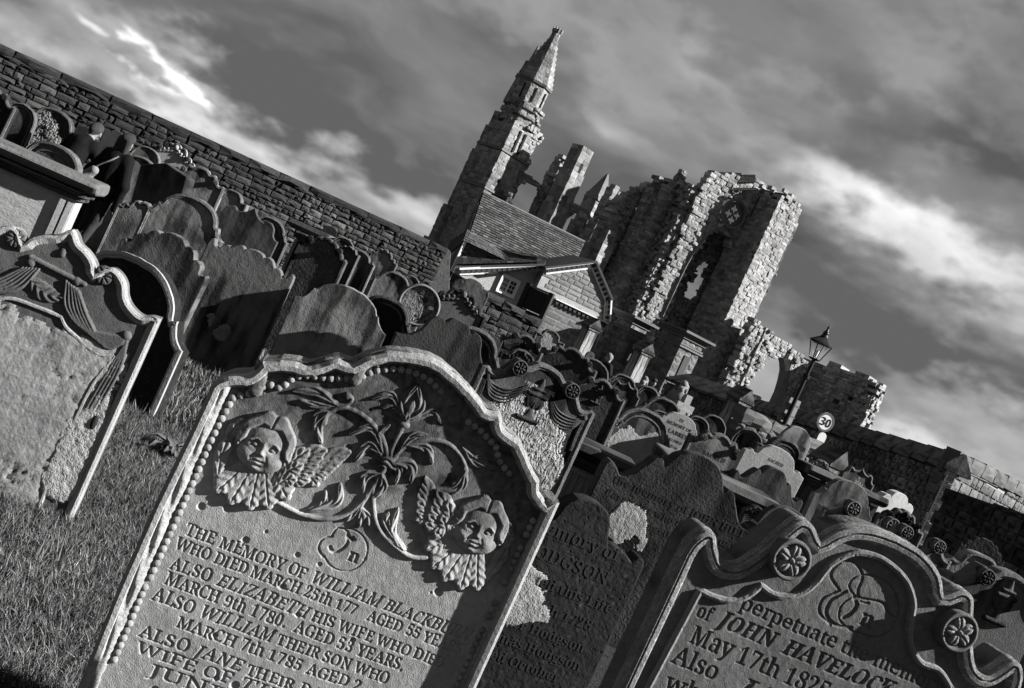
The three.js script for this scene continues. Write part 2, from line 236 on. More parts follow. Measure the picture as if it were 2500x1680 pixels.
// one stone, 1 x 1 x 1, its face towards +z: border set back to edge, outline and face uneven by jit and bulge
function makeBlock(r, edge, jit, bulge) {
  const pos = [], uv = [], n = 4, P = [];
  for (let j = 0; j < n; j++) for (let i = 0; i < n; i++) { const e = i === 0 || j === 0 || i === n - 1 || j === n - 1; P.push([(i / 3 - 0.5) * (e ? 0.99 : 1) + (r() - 0.5) * (e ? jit * 0.3 : jit), (j / 3 - 0.5) * (e ? 0.99 : 1) + (r() - 0.5) * (e ? jit * 0.4 : jit), e ? edge + (r() - 0.5) * bulge * 0.6 : 0.5 + (r() - 0.5) * bulge]); }
  const tri = (a, b, c) => { for (const p of [a, b, c]) { pos.push(...p); uv.push(p[0], p[1] + p[2] * 0.3); } };
  for (let j = 0; j < 3; j++) for (let i = 0; i < 3; i++) { const a = P[j * 4 + i], b = P[j * 4 + i + 1], c = P[j * 4 + i + 5], d = P[j * 4 + i + 4]; if (r() < 0.5) { tri(a, b, c); tri(a, c, d); } else { tri(a, b, d); tri(b, c, d); } }
  const q = [P[0], P[3], P[15], P[12]], back = q.map((p) => [p[0], p[1], -0.5]);
  for (let e = 0; e < 4; e++) { const a = q[e], b = q[(e + 1) % 4], c = back[(e + 1) % 4], d = back[e]; tri(a, d, c); tri(a, c, b); }
  tri(back[0], back[2], back[1]); tri(back[0], back[3], back[2]);
  const g = new THREE.BufferGeometry(); g.setAttribute('position', new THREE.Float32BufferAttribute(pos, 3)); g.setAttribute('uv', new THREE.Float32BufferAttribute(uv, 2)); g.computeVertexNormals(); return g;
}
const BLOCKS = [...Array(10)].map((_, k) => makeBlock(rng(900 + k), 0.40, 0.12, 0.1));
const FLAT = [...Array(10)].map((_, k) => makeBlock(rng(950 + k), 0.475, 0.05, 0.025));
const mat4 = (x, y, z, sx, sy, sz, ry = 0, rz = 0) => new THREE.Matrix4().compose(new THREE.Vector3(x, y, z), new THREE.Quaternion().setFromEuler(new THREE.Euler(0, ry, rz, 'YXZ')), new THREE.Vector3(sx, sy, sz));

// ================================================================ THE SETTING
// ground: one sheet, a little uneven near by
{
  const g = new THREE.PlaneGeometry(900, 900, 150, 150); g.rotateX(-Math.PI / 2);
  const p = g.attributes.position, u = g.attributes.uv;
  for (let i = 0; i < p.count; i++) { const x = Math.sign(p.getX(i)) * Math.pow(Math.abs(p.getX(i)) / 450, 2.4) * 450, z = Math.sign(p.getZ(i)) * Math.pow(Math.abs(p.getZ(i)) / 450, 2.4) * 450; p.setXYZ(i, x, -0.01 + 0.03 * (noise(x * 0.6, z * 0.6, 3) - 0.5), z); u.setXY(i, x, z); }
  g.computeVertexNormals(); mesh('ground', g, M.soil).userData.kind = 'structure';
}

const tones = (list, o) => list.map((g) => surf(g, o));
const wallMats = tones([0.085, 0.115, 0.15, 0.18, 0.22, 0.32], { map: T.lichen, size: 0.6, bump: T.rough, bsize: 0.3, depth: 0.02 });
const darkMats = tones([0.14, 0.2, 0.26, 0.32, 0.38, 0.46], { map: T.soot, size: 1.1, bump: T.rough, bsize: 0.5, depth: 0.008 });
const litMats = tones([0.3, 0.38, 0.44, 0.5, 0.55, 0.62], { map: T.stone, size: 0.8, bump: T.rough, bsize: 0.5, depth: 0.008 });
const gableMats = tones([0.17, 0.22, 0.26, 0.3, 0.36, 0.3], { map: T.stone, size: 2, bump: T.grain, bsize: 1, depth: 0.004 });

// a wall of courses between two feet; the stones that show largest are stones of their own, the rest are joined
function courseWall(root, A, B, hA, hB, o) {
  const r = rng(o.seed), L = Math.hypot(B.x - A.x, B.z - A.z), list = [], y0 = o.from ?? 0;
  let y = y0, row = 0; const top = Math.max(hA, hB);
  while (y < top - 0.02) {
    const ch = Math.min(mix(o.ch[0], o.ch[1], r()), top - y);
    let x = -r() * 0.2;
    while (x < L) { let w = mix(o.cw[0], o.cw[1], Math.pow(r(), 1.4)) * (ch / o.ch[1] * 0.5 + 0.5); if (x + w > L - 0.14) w = L - x + 0.004; const cx = x + w / 2, lim = mix(hA, hB, clamp(cx / L)); if (cx > 0 && x + w < L + 0.1 && y + ch * 0.6 < lim) { const split = ch > 0.16 && w < 0.3 && r() < 0.12; if (split) { list.push([cx, y + ch * 0.27, w, ch * 0.5]); list.push([cx, y + ch * 0.76, w, ch * 0.47]); } else list.push([cx, y + Math.min(ch, lim - y) / 2, w, Math.min(ch, lim - y)]); } x += w; }
    y += ch; row++;
  }
  const seen = o.seen ?? (() => true);
  list.sort((a, b) => seen(b[0], b[1]) - seen(a[0], a[1]));
  const batch = new Batch(), joint = o.joint ?? 0.014;
  const core = new THREE.BoxGeometry(L, 1, o.thick - 0.06); { const p = core.attributes.position; for (let i = 0; i < p.count; i++) { const e = p.getX(i) > 0 ? hB : hA; p.setXYZ(i, p.getX(i) + L / 2, p.getY(i) > 0 ? e - 0.03 : -0.3, p.getZ(i) - o.thick / 2); } core.computeVertexNormals(); }
  mesh('mortar', core, o.mortar ?? surf(0.12, { bump: T.rough, depth: 0.01 }), root);
  list.forEach(([cx, cy, w, h], k) => {
    const g = BLOCKS[Math.floor(r() * BLOCKS.length)], proud = (r() - 0.35) * (o.proud ?? 0.035), m = mat4(cx, cy, -0.1 + proud, w - joint, h - joint, 0.26, 0, (r() - 0.5) * (o.tilt ?? 0.03));
    const ti = Math.floor(clamp(noise(cx * 0.7, cy * 0.9, o.seed) * 0.9 + (r() - 0.5) * 0.8) * 5.99);
    if (k < (o.most ?? 290) && seen(cx, cy) > 0) { const b = mesh(o.piece ?? 'stone', g, o.mats[ti], root); b.applyMatrix4(m); } else batch.add(g, m, o.tone[ti], cx * 3, cy * 7);
  });
  if (batch.p.length) batch.mesh('masonry', o.joined, root);
  return { L, r };
}
const joinedMat = surf(1, { map: T.stone, size: 0.9, bump: T.rough, bsize: 0.5, depth: 0.01, vc: true });
const lichenJoined = surf(1, { map: T.lichen, size: 0.9, bump: T.rough, bsize: 0.4, depth: 0.012, vc: true });
const along = (A, B) => Math.atan2(-(B.z - A.z), B.x - A.x) * 180 / Math.PI;
const foot = (x, y, d) => { const p = px(x, y, d); p.y = 0; return p; };

// churchyard wall on the far side of the graves
{
  const A = foot(0, 107, 16), B = foot(1093, 610, 22), dir = B.clone().sub(A).normalize(); A.addScaledVector(dir, -2.2);
  const w = thing('churchyard_wall', 'long dark rubble stone wall with flat coping behind the couple and the graves', 'wall', A, along(A, B));
  const hA = 2.06, hB = 2.28;
  const { L, r } = courseWall(w, A, B, hA, hB, { seed: 11, ch: [0.085, 0.16], cw: [0.13, 0.42], thick: 0.5, mats: wallMats, tone: [0.085, 0.115, 0.15, 0.18, 0.22, 0.32], joined: lichenJoined, joint: 0.018, proud: 0.055, tilt: 0.06, mortar: surf(0.16, { map: T.lichen, size: 0.6, bump: T.rough, depth: 0.02 }), seen: (x, y) => (y > 0.95 ? 3 : 0.5) - Math.abs(x - 5) * 0.02 - (x < 1.6 ? 4 : 0) });
  let x = 0;
  while (x < L - 0.1) { const l = Math.min(mix(0.45, 0.95, r()), L - x), h = mix(hA, hB, (x + l / 2) / L); const c = mesh('coping_stone', BLOCKS[Math.floor(r() * 10)], wallMats[Math.floor(r() * 3)], w); c.position.set(x + l / 2, h + 0.03, -0.2); c.scale.set(l - 0.012, 0.16, 0.56); c.rotation.z = Math.atan2(hB - hA, L) + (r() - 0.5) * 0.02; x += l; }
  // broken end sloping down to the lower wall
  const e = new THREE.Shape(); [[0, 0], [0.85, 0], [0.85, 1.45], [0.5, 1.55], [0.28, 1.95], [0.12, 2.32], [0, 2.36]].forEach((p, i) => (i ? e.lineTo(...p) : e.moveTo(...p)));
  const eg = new THREE.ExtrudeGeometry(e, { depth: 0.5, bevelSize: 0.03, bevelThickness: 0.03, bevelSegments: 2 }); eg.translate(L - 0.02, 0, -0.52); mesh('wall_end', eg, surf(0.17, { map: T.lichen, size: 0.9, bump: T.rough, bsize: 0.5, depth: 0.02 }), w);
}
// lower wall that carries on from it
{
  const A = foot(1128, 672, 22.4), B = foot(1330, 765, 23.6);
  const w = thing('low_wall', 'lower mossy stone wall carrying on from the ruined end of the long wall', 'wall', A, along(A, B));
  const { L, r } = courseWall(w, A, B, 1.78, 1.62, { seed: 23, ch: [0.12, 0.2], cw: [0.2, 0.5], thick: 0.45, mats: wallMats.slice(1).concat(litMats[0]), tone: [0.1, 0.14, 0.17, 0.2, 0.24, 0.26], joined: lichenJoined, most: 60, proud: 0.05, seen: (x, y) => (y > 0.7 ? 2 : 0.4) });
  for (let x = 0; x < L - 0.05; x += 0.62) { const l = Math.min(0.62, L - x), c = mesh('coping_stone', BLOCKS[Math.floor(r() * 10)], wallMats[1 + Math.floor(r() * 2)], w); c.position.set(x + l / 2, mix(1.78, 1.62, (x + l / 2) / L) + 0.09, -0.18); c.scale.set(l - 0.01, 0.2, 0.6); }
}
// tall dark wall along the lane on the other side, its lit return and the nearer wall
{
  const A = foot(1800, 940, 36), B = foot(2329, 1099, 20);
  const w = thing('lane_wall', 'tall shaded wall of squared stone with a sloping stone coping beside the lane', 'wall', A, along(A, B));
  const hA = 2.0, hB = 2.42;
  const o = { seed: 31, ch: [0.17, 0.26], cw: [0.25, 0.62], thick: 0.1, mats: darkMats, tone: [0.14, 0.2, 0.26, 0.32, 0.38, 0.46], joined: joinedMat, proud: 0.012, joint: 0.012, seen: (x, y) => (y > 0.8 ? 2 : 0.3) + (x - 8) * 0.1 };
  const { L, r } = courseWall(w, A, B, hA, hB, o);
  for (let x = 0; x < L - 0.05;) { const l = Math.min(mix(0.6, 1.1, r()), L - x), s = new THREE.Shape(); [[-0.06, 0], [0.55, 0], [0.5, 0.1], [0.25, 0.42], [0.2, 0.42], [-0.06, 0.12]].forEach((p, i) => (i ? s.lineTo(...p) : s.moveTo(...p))); const g = new THREE.ExtrudeGeometry(s, { depth: l - 0.012, bevelEnabled: false }); g.rotateY(Math.PI / 2); const c = mesh('coping_stone', g, darkMats[Math.floor(r() * 3)], w); c.position.set(x, mix(hA, hB, (x + l / 2) / L), 0.0); x += l; }
  const D = foot(2560, 1215, 25.5); const B2 = B.clone().addScaledVector(D.clone().sub(B).normalize(), 0.16);
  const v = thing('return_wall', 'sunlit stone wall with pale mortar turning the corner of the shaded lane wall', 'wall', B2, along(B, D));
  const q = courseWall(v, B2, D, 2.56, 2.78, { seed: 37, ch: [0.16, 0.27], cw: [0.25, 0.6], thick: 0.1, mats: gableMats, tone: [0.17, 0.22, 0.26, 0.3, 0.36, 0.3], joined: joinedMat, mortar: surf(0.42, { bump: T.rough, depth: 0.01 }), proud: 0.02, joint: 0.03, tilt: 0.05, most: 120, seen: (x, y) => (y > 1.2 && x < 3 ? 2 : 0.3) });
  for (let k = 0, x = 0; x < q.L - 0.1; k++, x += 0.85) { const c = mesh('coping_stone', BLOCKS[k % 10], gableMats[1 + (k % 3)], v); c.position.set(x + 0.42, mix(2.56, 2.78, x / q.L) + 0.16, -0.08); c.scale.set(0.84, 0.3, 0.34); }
  const E = foot(2310, 1192, 17.5), G = foot(2620, 1270, 14.5);
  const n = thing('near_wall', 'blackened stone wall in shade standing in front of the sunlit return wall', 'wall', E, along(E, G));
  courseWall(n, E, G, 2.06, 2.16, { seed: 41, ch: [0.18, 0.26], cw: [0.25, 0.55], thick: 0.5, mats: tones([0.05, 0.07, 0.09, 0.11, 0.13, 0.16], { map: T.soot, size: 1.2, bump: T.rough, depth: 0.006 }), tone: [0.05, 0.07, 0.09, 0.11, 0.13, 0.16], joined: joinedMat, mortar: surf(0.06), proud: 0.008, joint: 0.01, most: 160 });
}
// dark lean-to wall with a sloping stone roof, and the lit stretch of low wall under the lamp
{
  const A = foot(1640, 902, 40), B = foot(1800, 950, 33.5);
  const w = thing('shed_wall', 'low shaded stone outhouse wall with a sloping slab roof before the abbey', 'wall', A, along(A, B));
  const { L, r } = courseWall(w, A, B, 1.78, 2.0, { seed: 43, ch: [0.2, 0.28], cw: [0.3, 0.6], thick: 0.6, mats: darkMats, tone: [0.14, 0.2, 0.26, 0.32, 0.38, 0.46], joined: joinedMat, proud: 0.02, most: 90, seen: (x, y) => (y > 0.8 ? 1 : 0.2) });
  const s = new THREE.Shape(); [[-0.12, 0], [1.0, 0], [0.9, 0.62], [0.8, 0.64], [-0.12, 0.1]].forEach((p, i) => (i ? s.lineTo(...p) : s.moveTo(...p)));
  const g = new THREE.ExtrudeGeometry(s, { depth: L + 0.1, bevelEnabled: false }); g.rotateY(Math.PI / 2); g.translate(0, 1.8, 0.02); g.rotateZ(0.022); mesh('slab_roof', g, surf(0.14, { map: T.soot, size: 2, bump: T.rough, bsize: 1, depth: 0.02 }), w);
  const C = foot(1823, 990, 19.5), D = foot(2075, 1105, 20.6);
  const v = thing('lit_wall', 'short sunlit low wall of rubble under the street lamp', 'wall', C, along(C, D));
  courseWall(v, C, D, 1.6, 1.62, { seed: 47, ch: [0.1, 0.17], cw: [0.15, 0.4], thick: 0.4, mats: gableMats, tone: [0.22, 0.3, 0.36, 0.42, 0.48, 0.4], joined: joinedMat, proud: 0.04, most: 110, tilt: 0.06, seen: (x, y) => (y > 0.5 ? 1 : 0.2) });
  for (let k = 0; k < 3; k++) { const c = mesh('coping_stone', BLOCKS[k], litMats[k % 2], v); c.position.set(0.36 + k * 0.73, 1.74, -0.16); c.scale.set(0.72, 0.3, 0.5); }
}

// ---------------------------------------------------------------- the ruined abbey
const scaleAt = (x, y, d) => [x * d / 100, EYE + (y - EYE) * d / 100, -d];
const abbey = thing('ruined_abbey', 'ruined gothic abbey of pale stone with a pinnacled turret and a rose window gable', 'abbey', [0, 0, -100]);
const abbeyMat = surf(0.98, { map: T.stone, size: 5, bump: T.rough, bsize: 2.2, depth: 0.12, vc: true });
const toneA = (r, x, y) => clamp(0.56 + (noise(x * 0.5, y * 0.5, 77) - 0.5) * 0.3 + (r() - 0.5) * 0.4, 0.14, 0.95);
// a wall cut to an outline, course by course, its broken edge left ragged
function ruin(name, outline, o) {
  const r = rng(o.seed), b = new Batch(), g = new THREE.Matrix4().compose(new THREE.Vector3(o.x ?? 0, 0, o.z ?? 0), new THREE.Quaternion().setFromEuler(new THREE.Euler(0, (o.yaw ?? 0) * Math.PI / 180, 0)), new THREE.Vector3(1, 1, 1));
  const ys = outline.map((p) => p[1]), xs = outline.map((p) => p[0]), y0 = Math.min(...ys), y1 = Math.max(...ys), x0 = Math.min(...xs), x1 = Math.max(...xs), d = o.depth ?? 1.2;
  for (let y = y0; y < y1;) {
    const ch = mix(o.bh?.[0] ?? 0.26, o.bh?.[1] ?? 0.4, r());
    for (let x = x0 - r() * 0.4; x < x1;) {
      const w = mix(o.bw?.[0] ?? 0.35, o.bw?.[1] ?? 0.85, r()), cx = x + w / 2, cy = y + ch / 2;
      if (inside(outline, cx, cy) && !(o.holes ?? []).some((h) => inside(h, cx, cy)) && r() > (o.miss ?? 0)) {
        const out = (r() - 0.5) * (o.rough ?? 0.18) + (r() < 0.06 ? (o.rough ?? 0.18) * 0.9 : 0);
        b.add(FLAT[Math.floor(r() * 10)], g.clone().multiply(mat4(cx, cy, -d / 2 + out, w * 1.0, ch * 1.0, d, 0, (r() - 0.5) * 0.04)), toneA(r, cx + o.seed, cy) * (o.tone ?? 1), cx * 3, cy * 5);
      }
      x += w;
    }
    y += ch;
  }
  return b.mesh(name, abbeyMat, o.parent ?? abbey);
}
// a pier of n faces about an axis, ragged at the head
function pier(name, cx, cz, yaw, n, rad, y0, y1, o) {
  const r = rng(o.seed), b = new Batch(), R = typeof rad === 'number' ? () => rad : rad;
  for (let y = y0; y < y1;) {
    const ch = mix(o.bh?.[0] ?? 0.26, o.bh?.[1] ?? 0.42, r()), a = R(y) * Math.cos(Math.PI / n), side = 2 * R(y) * Math.sin(Math.PI / n), left = y1 - y;
    for (let f = 0; f < n; f++) {
      const t = yaw * Math.PI / 180 + f * 2 * Math.PI / n;
      for (let x = -side / 2; x < side / 2 - 0.05;) {
        let w = mix(o.bw?.[0] ?? 0.35, o.bw?.[1] ?? 0.8, r()); if (x + w > side / 2 - 0.25) w = side / 2 - x;
        const out = (r() - 0.5) * (o.rough ?? 0.12), c = x + w / 2;
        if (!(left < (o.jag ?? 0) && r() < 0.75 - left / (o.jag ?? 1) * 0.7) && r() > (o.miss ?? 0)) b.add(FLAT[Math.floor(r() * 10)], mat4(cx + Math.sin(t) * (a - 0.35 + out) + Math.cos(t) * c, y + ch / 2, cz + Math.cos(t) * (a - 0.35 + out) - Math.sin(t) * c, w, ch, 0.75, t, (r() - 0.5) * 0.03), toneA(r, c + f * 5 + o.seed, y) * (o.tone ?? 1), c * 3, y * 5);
        x += w;
      }
    }
    y += ch;
  }
  const core = new THREE.CylinderGeometry(Math.max(0.02, R(y1) - 0.3), R(y0) - 0.3, y1 - y0 - 0.4, n, 1); core.rotateY(Math.PI / n + yaw * Math.PI / 180); b.add(core, mat4(cx, (y0 + y1) / 2 - 0.2, cz, 1, 1, 1), 0.2);
  return b.mesh(name, abbeyMat, o.parent ?? abbey);
}
const smooth = surf(0.36, { map: T.stone, size: 4, bump: T.rough, bsize: 3, depth: 0.05 });
const frustum = (R0, R1, y0, y1, n, yaw) => { const g = new THREE.CylinderGeometry(R1, R0, y1 - y0, n, 1).toNonIndexed(); g.rotateY(Math.PI / n + yaw * Math.PI / 180); g.computeVertexNormals(); g.translate(0, (y0 + y1) / 2, 0); return g; };
{
  // the pinnacled turret
  const tx = -8.75, tz = -1;
  pier('turret_shaft', tx, tz, 45, 4, (y) => (y < 9 ? 2.9 : y < 15.6 ? 2.76 : 2.5), -1, 19.6, { seed: 101, jag: 1.2, rough: 0.1, bw: [0.4, 0.9], bh: [0.32, 0.5] });
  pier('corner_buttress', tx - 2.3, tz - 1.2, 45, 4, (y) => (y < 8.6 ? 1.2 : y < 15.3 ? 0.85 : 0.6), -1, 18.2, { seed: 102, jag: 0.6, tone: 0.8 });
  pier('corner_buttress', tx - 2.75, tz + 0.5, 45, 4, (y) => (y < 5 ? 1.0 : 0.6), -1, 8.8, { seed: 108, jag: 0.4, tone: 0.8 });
  pier('broken_side', tx + 1.5, tz - 0.4, 40, 4, (y) => 1.1 + 0.25 * Math.sin(y * 2.1) + (y > 16 ? 0.15 : 0), -1, 19.8, { seed: 103, rough: 0.5, miss: 0.1, jag: 1, tone: 1.1, bh: [0.22, 0.36], bw: [0.3, 0.6] });
  pier('turret_neck', tx + 0.05, tz, 22.5, 8, (y) => 2.0 + 0.15 * Math.sin(y * 7), 19.0, 21.2, { seed: 104, rough: 0.35, bh: [0.2, 0.32] });
  pier('octagon_stage', tx - 0.12, tz, 22.5, 8, 1.82, 21.1, 23.6, { seed: 105, rough: 0.04 });
  const sp = pier('spire', 0, 0, 22.5, 8, (y) => Math.max(0.16, 1.98 - (y - 23.5) * 0.315), 23.5, 29.3, { seed: 106, rough: 0.015, bw: [0.6, 1.2], bh: [0.4, 0.55], jag: 0 }); sp.position.set(tx - 0.05, 0, tz); 
  for (let k = 0; k < 8; k++) { const t = k * Math.PI / 4 + Math.PI / 4, rr = mesh('spire_rib', tube([[1.9 * Math.sin(t), 23.6, 1.9 * Math.cos(t)], [0.2 * Math.sin(t), 29.2, 0.2 * Math.cos(t)]], 0.07, 4, 5), smooth, sp); rr.castShadow = true; }
  mesh('finial', frustum(0.28, 0.1, 29.1, 29.75, 6, 0), smooth, sp);
  mesh('eaves_band', frustum(1.95, 2.05, 23.45, 23.65, 8, 22.5), smooth, sp); mesh('foot_band', frustum(2.0, 1.9, 21.0, 21.2, 8, 22.5), smooth, sp);
  for (const a of [22.5, 67.5, -22.5]) { const t = a * Math.PI / 180, s = mesh('slit_window', box(0.16, 1.5, 0.1, 0, 22.3, 0), M.letter, sp); s.position.set(Math.sin(t) * 1.72, 0, Math.cos(t) * 1.72); s.rotation.y = t; }
  for (const y of [15.9, 11.8]) { const s = mesh('string_course', frustum(3.0 - (y > 12 ? 0.1 : 0), 2.95 - (y > 12 ? 0.1 : 0), y, y + 0.25, 4, 45), smooth, abbey); s.position.set(tx, 0, tz); }
  for (const [y, hh, off] of [[16.3, 2.2, 0.55], [16.3, 2.2, 1.3], [12.4, 2.9, 0.45], [12.4, 2.9, 0.85]]) { const t = Math.PI / 4, s = mesh('blind_arcade', box(0.24, hh, 0.16, 0, y + hh / 2, 0), M.letter, abbey); s.position.set(tx + Math.sin(t) * 1.84 + Math.cos(t) * (off - 1.1), 0, tz + Math.cos(t) * 1.84 - Math.sin(t) * (off - 1.1)); s.rotation.y = t; }
  const p2 = mesh('small_pinnacle', join([frustum(0.5, 0.12, 24.6, 27.7, 4, 45), frustum(0.7, 0.6, 18.5, 24.7, 4, 45)]), smooth, abbey); p2.position.set(-10.1, 0, -3);
  const p3 = mesh('small_pinnacle', frustum(0.8, 0.35, 21, 25.6, 4, 45), smooth, abbey); p3.position.set(-10.2, 0, -1.6);
  // arcade with open arches between turret and transept
  const arc = (cx, y, rx, ry, n = 14, point = 0) => [...Array(n + 1)].map((_, k) => { const t = Math.PI * k / n; return [cx + Math.cos(t) * rx, y + Math.pow(Math.sin(t), point ? 0.8 : 1) * ry]; });
  ruin('arcade_wall', [[-6.4, 0], [-1.5, 0], [-1.5, 12.6], [-2.6, 13.2], [-4.2, 14.7], [-5.4, 15.1], [-6.4, 15.4]], { seed: 111, z: -1, yaw: 5, depth: 1.0, holes: [[[-6.45, 9.6], ...arc(-4.75, 11.9, 1.7, 2.5).reverse().map((p) => p), [-3.05, 9.6]]], bw: [0.25, 0.5], bh: [0.2, 0.3] });
  const ring = ribbon(arc(-4.7, 12.0, 1.75, 2.55, 20), [[0, 0.1], [0.18, 0.1], [0.2, -0.1], [0.36, -0.12], [0.4, -0.9]]); const rg = mesh('arch_ring', ring, smooth, abbey); rg.position.set(0, 0, -0.9);
  ruin('arcade_foot', [[-6.4, 8], [-1, 8], [-1.2, 11.2], [-3.0, 10.6], [-4.6, 10.4], [-5.6, 11.0], [-6.3, 12.4]], { seed: 112, z: 0.3, yaw: 8, depth: 0.8, rough: 0.5, miss: 0.05 });
  pier('ruined_pier', -2.95, -2.4, 45, 4, (y) => 1.05 - (y > 16 ? (y - 16) * 0.12 : 0), 0, 18.3, { seed: 113, jag: 1.4, rough: 0.35 });
  pier('buttress_pinnacle', -1.6, 0, 45, 4, (y) => (y < 13.2 ? 1.45 : y < 16.5 ? 1.3 : 1.15), 0, 19.65, { seed: 114, rough: 0.05, bw: [0.6, 1.1], bh: [0.45, 0.7] });
  { const s = mesh('slit_window', box(0.3, 1.6, 0.1), M.letter, abbey); s.position.set(-1.0, 17.3, 0.55); s.rotation.y = Math.PI / 4; }
  ruin('arcade_wall', [[-0.8, 0], [2.6, 0], [2.6, 12.8], [1.2, 13.6], [0.4, 14.2], [-0.8, 14.6]], { seed: 115, z: 0.2, yaw: 5, depth: 1.0, holes: [[[-0.3, 9.6], ...arc(0.95, 11.5, 1.3, 2.2).reverse(), [2.25, 9.6]]], bw: [0.25, 0.5], bh: [0.2, 0.3] });
  const rg2 = mesh('arch_ring', ribbon(arc(0.85, 11.6, 1.45, 2.3, 20), [[0, 0.1], [0.18, 0.1], [0.2, -0.1], [0.36, -0.12], [0.4, -0.9]]), smooth, abbey); rg2.position.set(0, 0, 0.3);
  pier('spired_buttress', 1.75, -6, 45, 4, (y) => (y < 13.4 ? 1.5 : 1.22), 0, 16.3, { seed: 116, rough: 0.06, bw: [0.5, 1], bh: [0.4, 0.6] });
  { const s = mesh('buttress_spire', frustum(1.4, 0.12, 16.2, 19.3, 4, 45), smooth, abbey); s.position.set(1.8, 0, -6); }
  pier('buttress_pillar', 2.95, -4, 45, 4, 0.75, 0, 18.0, { seed: 117, jag: 0.8, rough: 0.2 });
  pier('stepped_buttress', 2.75, 0.6, 42, 4, (y) => (y < 12.2 ? 1.15 : 0.9), 0, 13.4, { seed: 118, rough: 0.04, bw: [0.6, 1.2], bh: [0.3, 0.42] });
  pier('stepped_buttress', 4.1, 0.9, 42, 4, (y) => (y < 11.8 ? 1.15 : 0.9), 0, 12.8, { seed: 119, rough: 0.04, bw: [0.6, 1.2], bh: [0.3, 0.42] });
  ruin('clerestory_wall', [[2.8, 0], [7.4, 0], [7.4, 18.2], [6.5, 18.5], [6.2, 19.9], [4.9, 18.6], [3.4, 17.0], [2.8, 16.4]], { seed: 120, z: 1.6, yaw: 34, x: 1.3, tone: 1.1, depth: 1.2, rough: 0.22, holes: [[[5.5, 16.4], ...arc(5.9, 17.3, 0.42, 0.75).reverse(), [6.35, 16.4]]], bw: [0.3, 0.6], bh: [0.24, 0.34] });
  // transept: shaded stair turret, ragged pier, rose gable and the great pier
  pier('stair_turret', 7.7, -0.6, 42, 4, (y) => 1.9 + (y < 11 ? 0.25 : 0), 0, 20.2, { seed: 121, jag: 2.0, rough: 0.22 });
  pier('ragged_crest', 8.5, -1.0, 42, 4, (y) => 0.9 - (y - 19) * 0.22, 19, 22.1, { seed: 122, jag: 1.8, rough: 0.4, bh: [0.2, 0.32], bw: [0.25, 0.5] });
  pier('stair_turret', 6.9, -0.6, 42, 4, 1.05, 0, 12.6, { seed: 1221, jag: 2.5, rough: 0.3, tone: 0.8 });
  pier('ragged_pier', 10.0, 0.2, 33, 4, (y) => 1.65 + 0.1 * Math.sin(y * 1.3) + (y < 9 ? 0.25 : 0), 0, 20.6, { seed: 123, jag: 1.2, rough: 0.5, bh: [0.2, 0.34], bw: [0.3, 0.55], tone: 1.1 });
  pier('ragged_crest', 11.3, -0.6, 33, 4, (y) => 0.8 - (y - 20) * 0.17, 20, 22.9, { seed: 124, jag: 1.6, rough: 0.35, bh: [0.2, 0.32], bw: [0.25, 0.5], tone: 1.1 });
  const lancet = (cx, y0, y1, y2, rx) => { const o = [[cx - rx, y0]]; for (let k = 0; k <= 8; k++) { const t = k / 8; o.push([cx - rx * (1 - t * t), y1 + (y2 - y1) * Math.sin(t * Math.PI / 2)]); } for (let k = 7; k >= 0; k--) { const t = k / 8; o.push([cx + rx * (1 - t * t), y1 + (y2 - y1) * Math.sin(t * Math.PI / 2)]); } o.push([cx + rx, y0]); return o; };
  const circle = (cx, cy, R, n = 20) => [...Array(n)].map((_, k) => [cx + Math.cos(k / n * 6.283) * R, cy + Math.sin(k / n * 6.283) * R]);
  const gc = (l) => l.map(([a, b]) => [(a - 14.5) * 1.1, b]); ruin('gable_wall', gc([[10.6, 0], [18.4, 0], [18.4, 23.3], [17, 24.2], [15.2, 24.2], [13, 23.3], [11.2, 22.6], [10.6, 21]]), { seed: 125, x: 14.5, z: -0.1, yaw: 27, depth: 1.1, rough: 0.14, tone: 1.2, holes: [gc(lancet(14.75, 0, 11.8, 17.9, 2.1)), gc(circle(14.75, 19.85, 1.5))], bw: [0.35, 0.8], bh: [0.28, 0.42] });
  const cop = mesh('gable_coping', box(4.6, 0.75, 1.3, 0, 0, 0), smooth, abbey); cop.position.set(13.1, 22.95, -0.35); cop.rotation.z = 0.42;
  const str = mesh('gable_coping', box(4.6, 0.22, 0.5, 0, 0, 0), smooth, abbey); str.position.set(13.6, 22.0, 0.25); str.rotation.z = 0.42;
  { // rose window: four quatrefoils pierced through one slab
    const s = new THREE.Shape(circle(0, 0, 1.3, 28).map((p) => new THREE.Vector2(...p)));
    for (const [a, b] of [[0.55, 0.1], [-0.1, 0.55], [-0.55, -0.1], [0.1, -0.55]]) { const pts = []; for (let k = 0; k < 32; k++) { const t = k / 32 * 6.283, rr = 0.33 + 0.12 * Math.cos(t * 4); pts.push(new THREE.Vector2(a + Math.cos(t + 0.2) * rr, b + Math.sin(t + 0.2) * rr)); } s.holes.push(new THREE.Path(pts)); }
    const g = new THREE.ExtrudeGeometry(s, { depth: 0.14, bevelEnabled: false }); const m = mesh('rose_window', g, smooth, abbey); m.position.set(14.75, 19.85, -0.6); m.rotation.y = 0.47;
    const rr = mesh('rose_moulding', new THREE.TorusGeometry(1.4, 0.14, 8, 32), smooth, abbey); rr.position.set(14.75, 19.85, 0.05); rr.rotation.y = 0.47;
  }
  const lm = mesh('lancet_moulding', ribbon(gc(lancet(14.75, 7.6, 11.8, 18.2, 2.3)).reverse(), [[0, 0.1], [0.12, 0.18], [0.25, 0.05], [0.35, -0.3], [0.45, -1.0]]), smooth, abbey); lm.rotation.y = 0.47; lm.position.set(14.5, 0, -0.05);
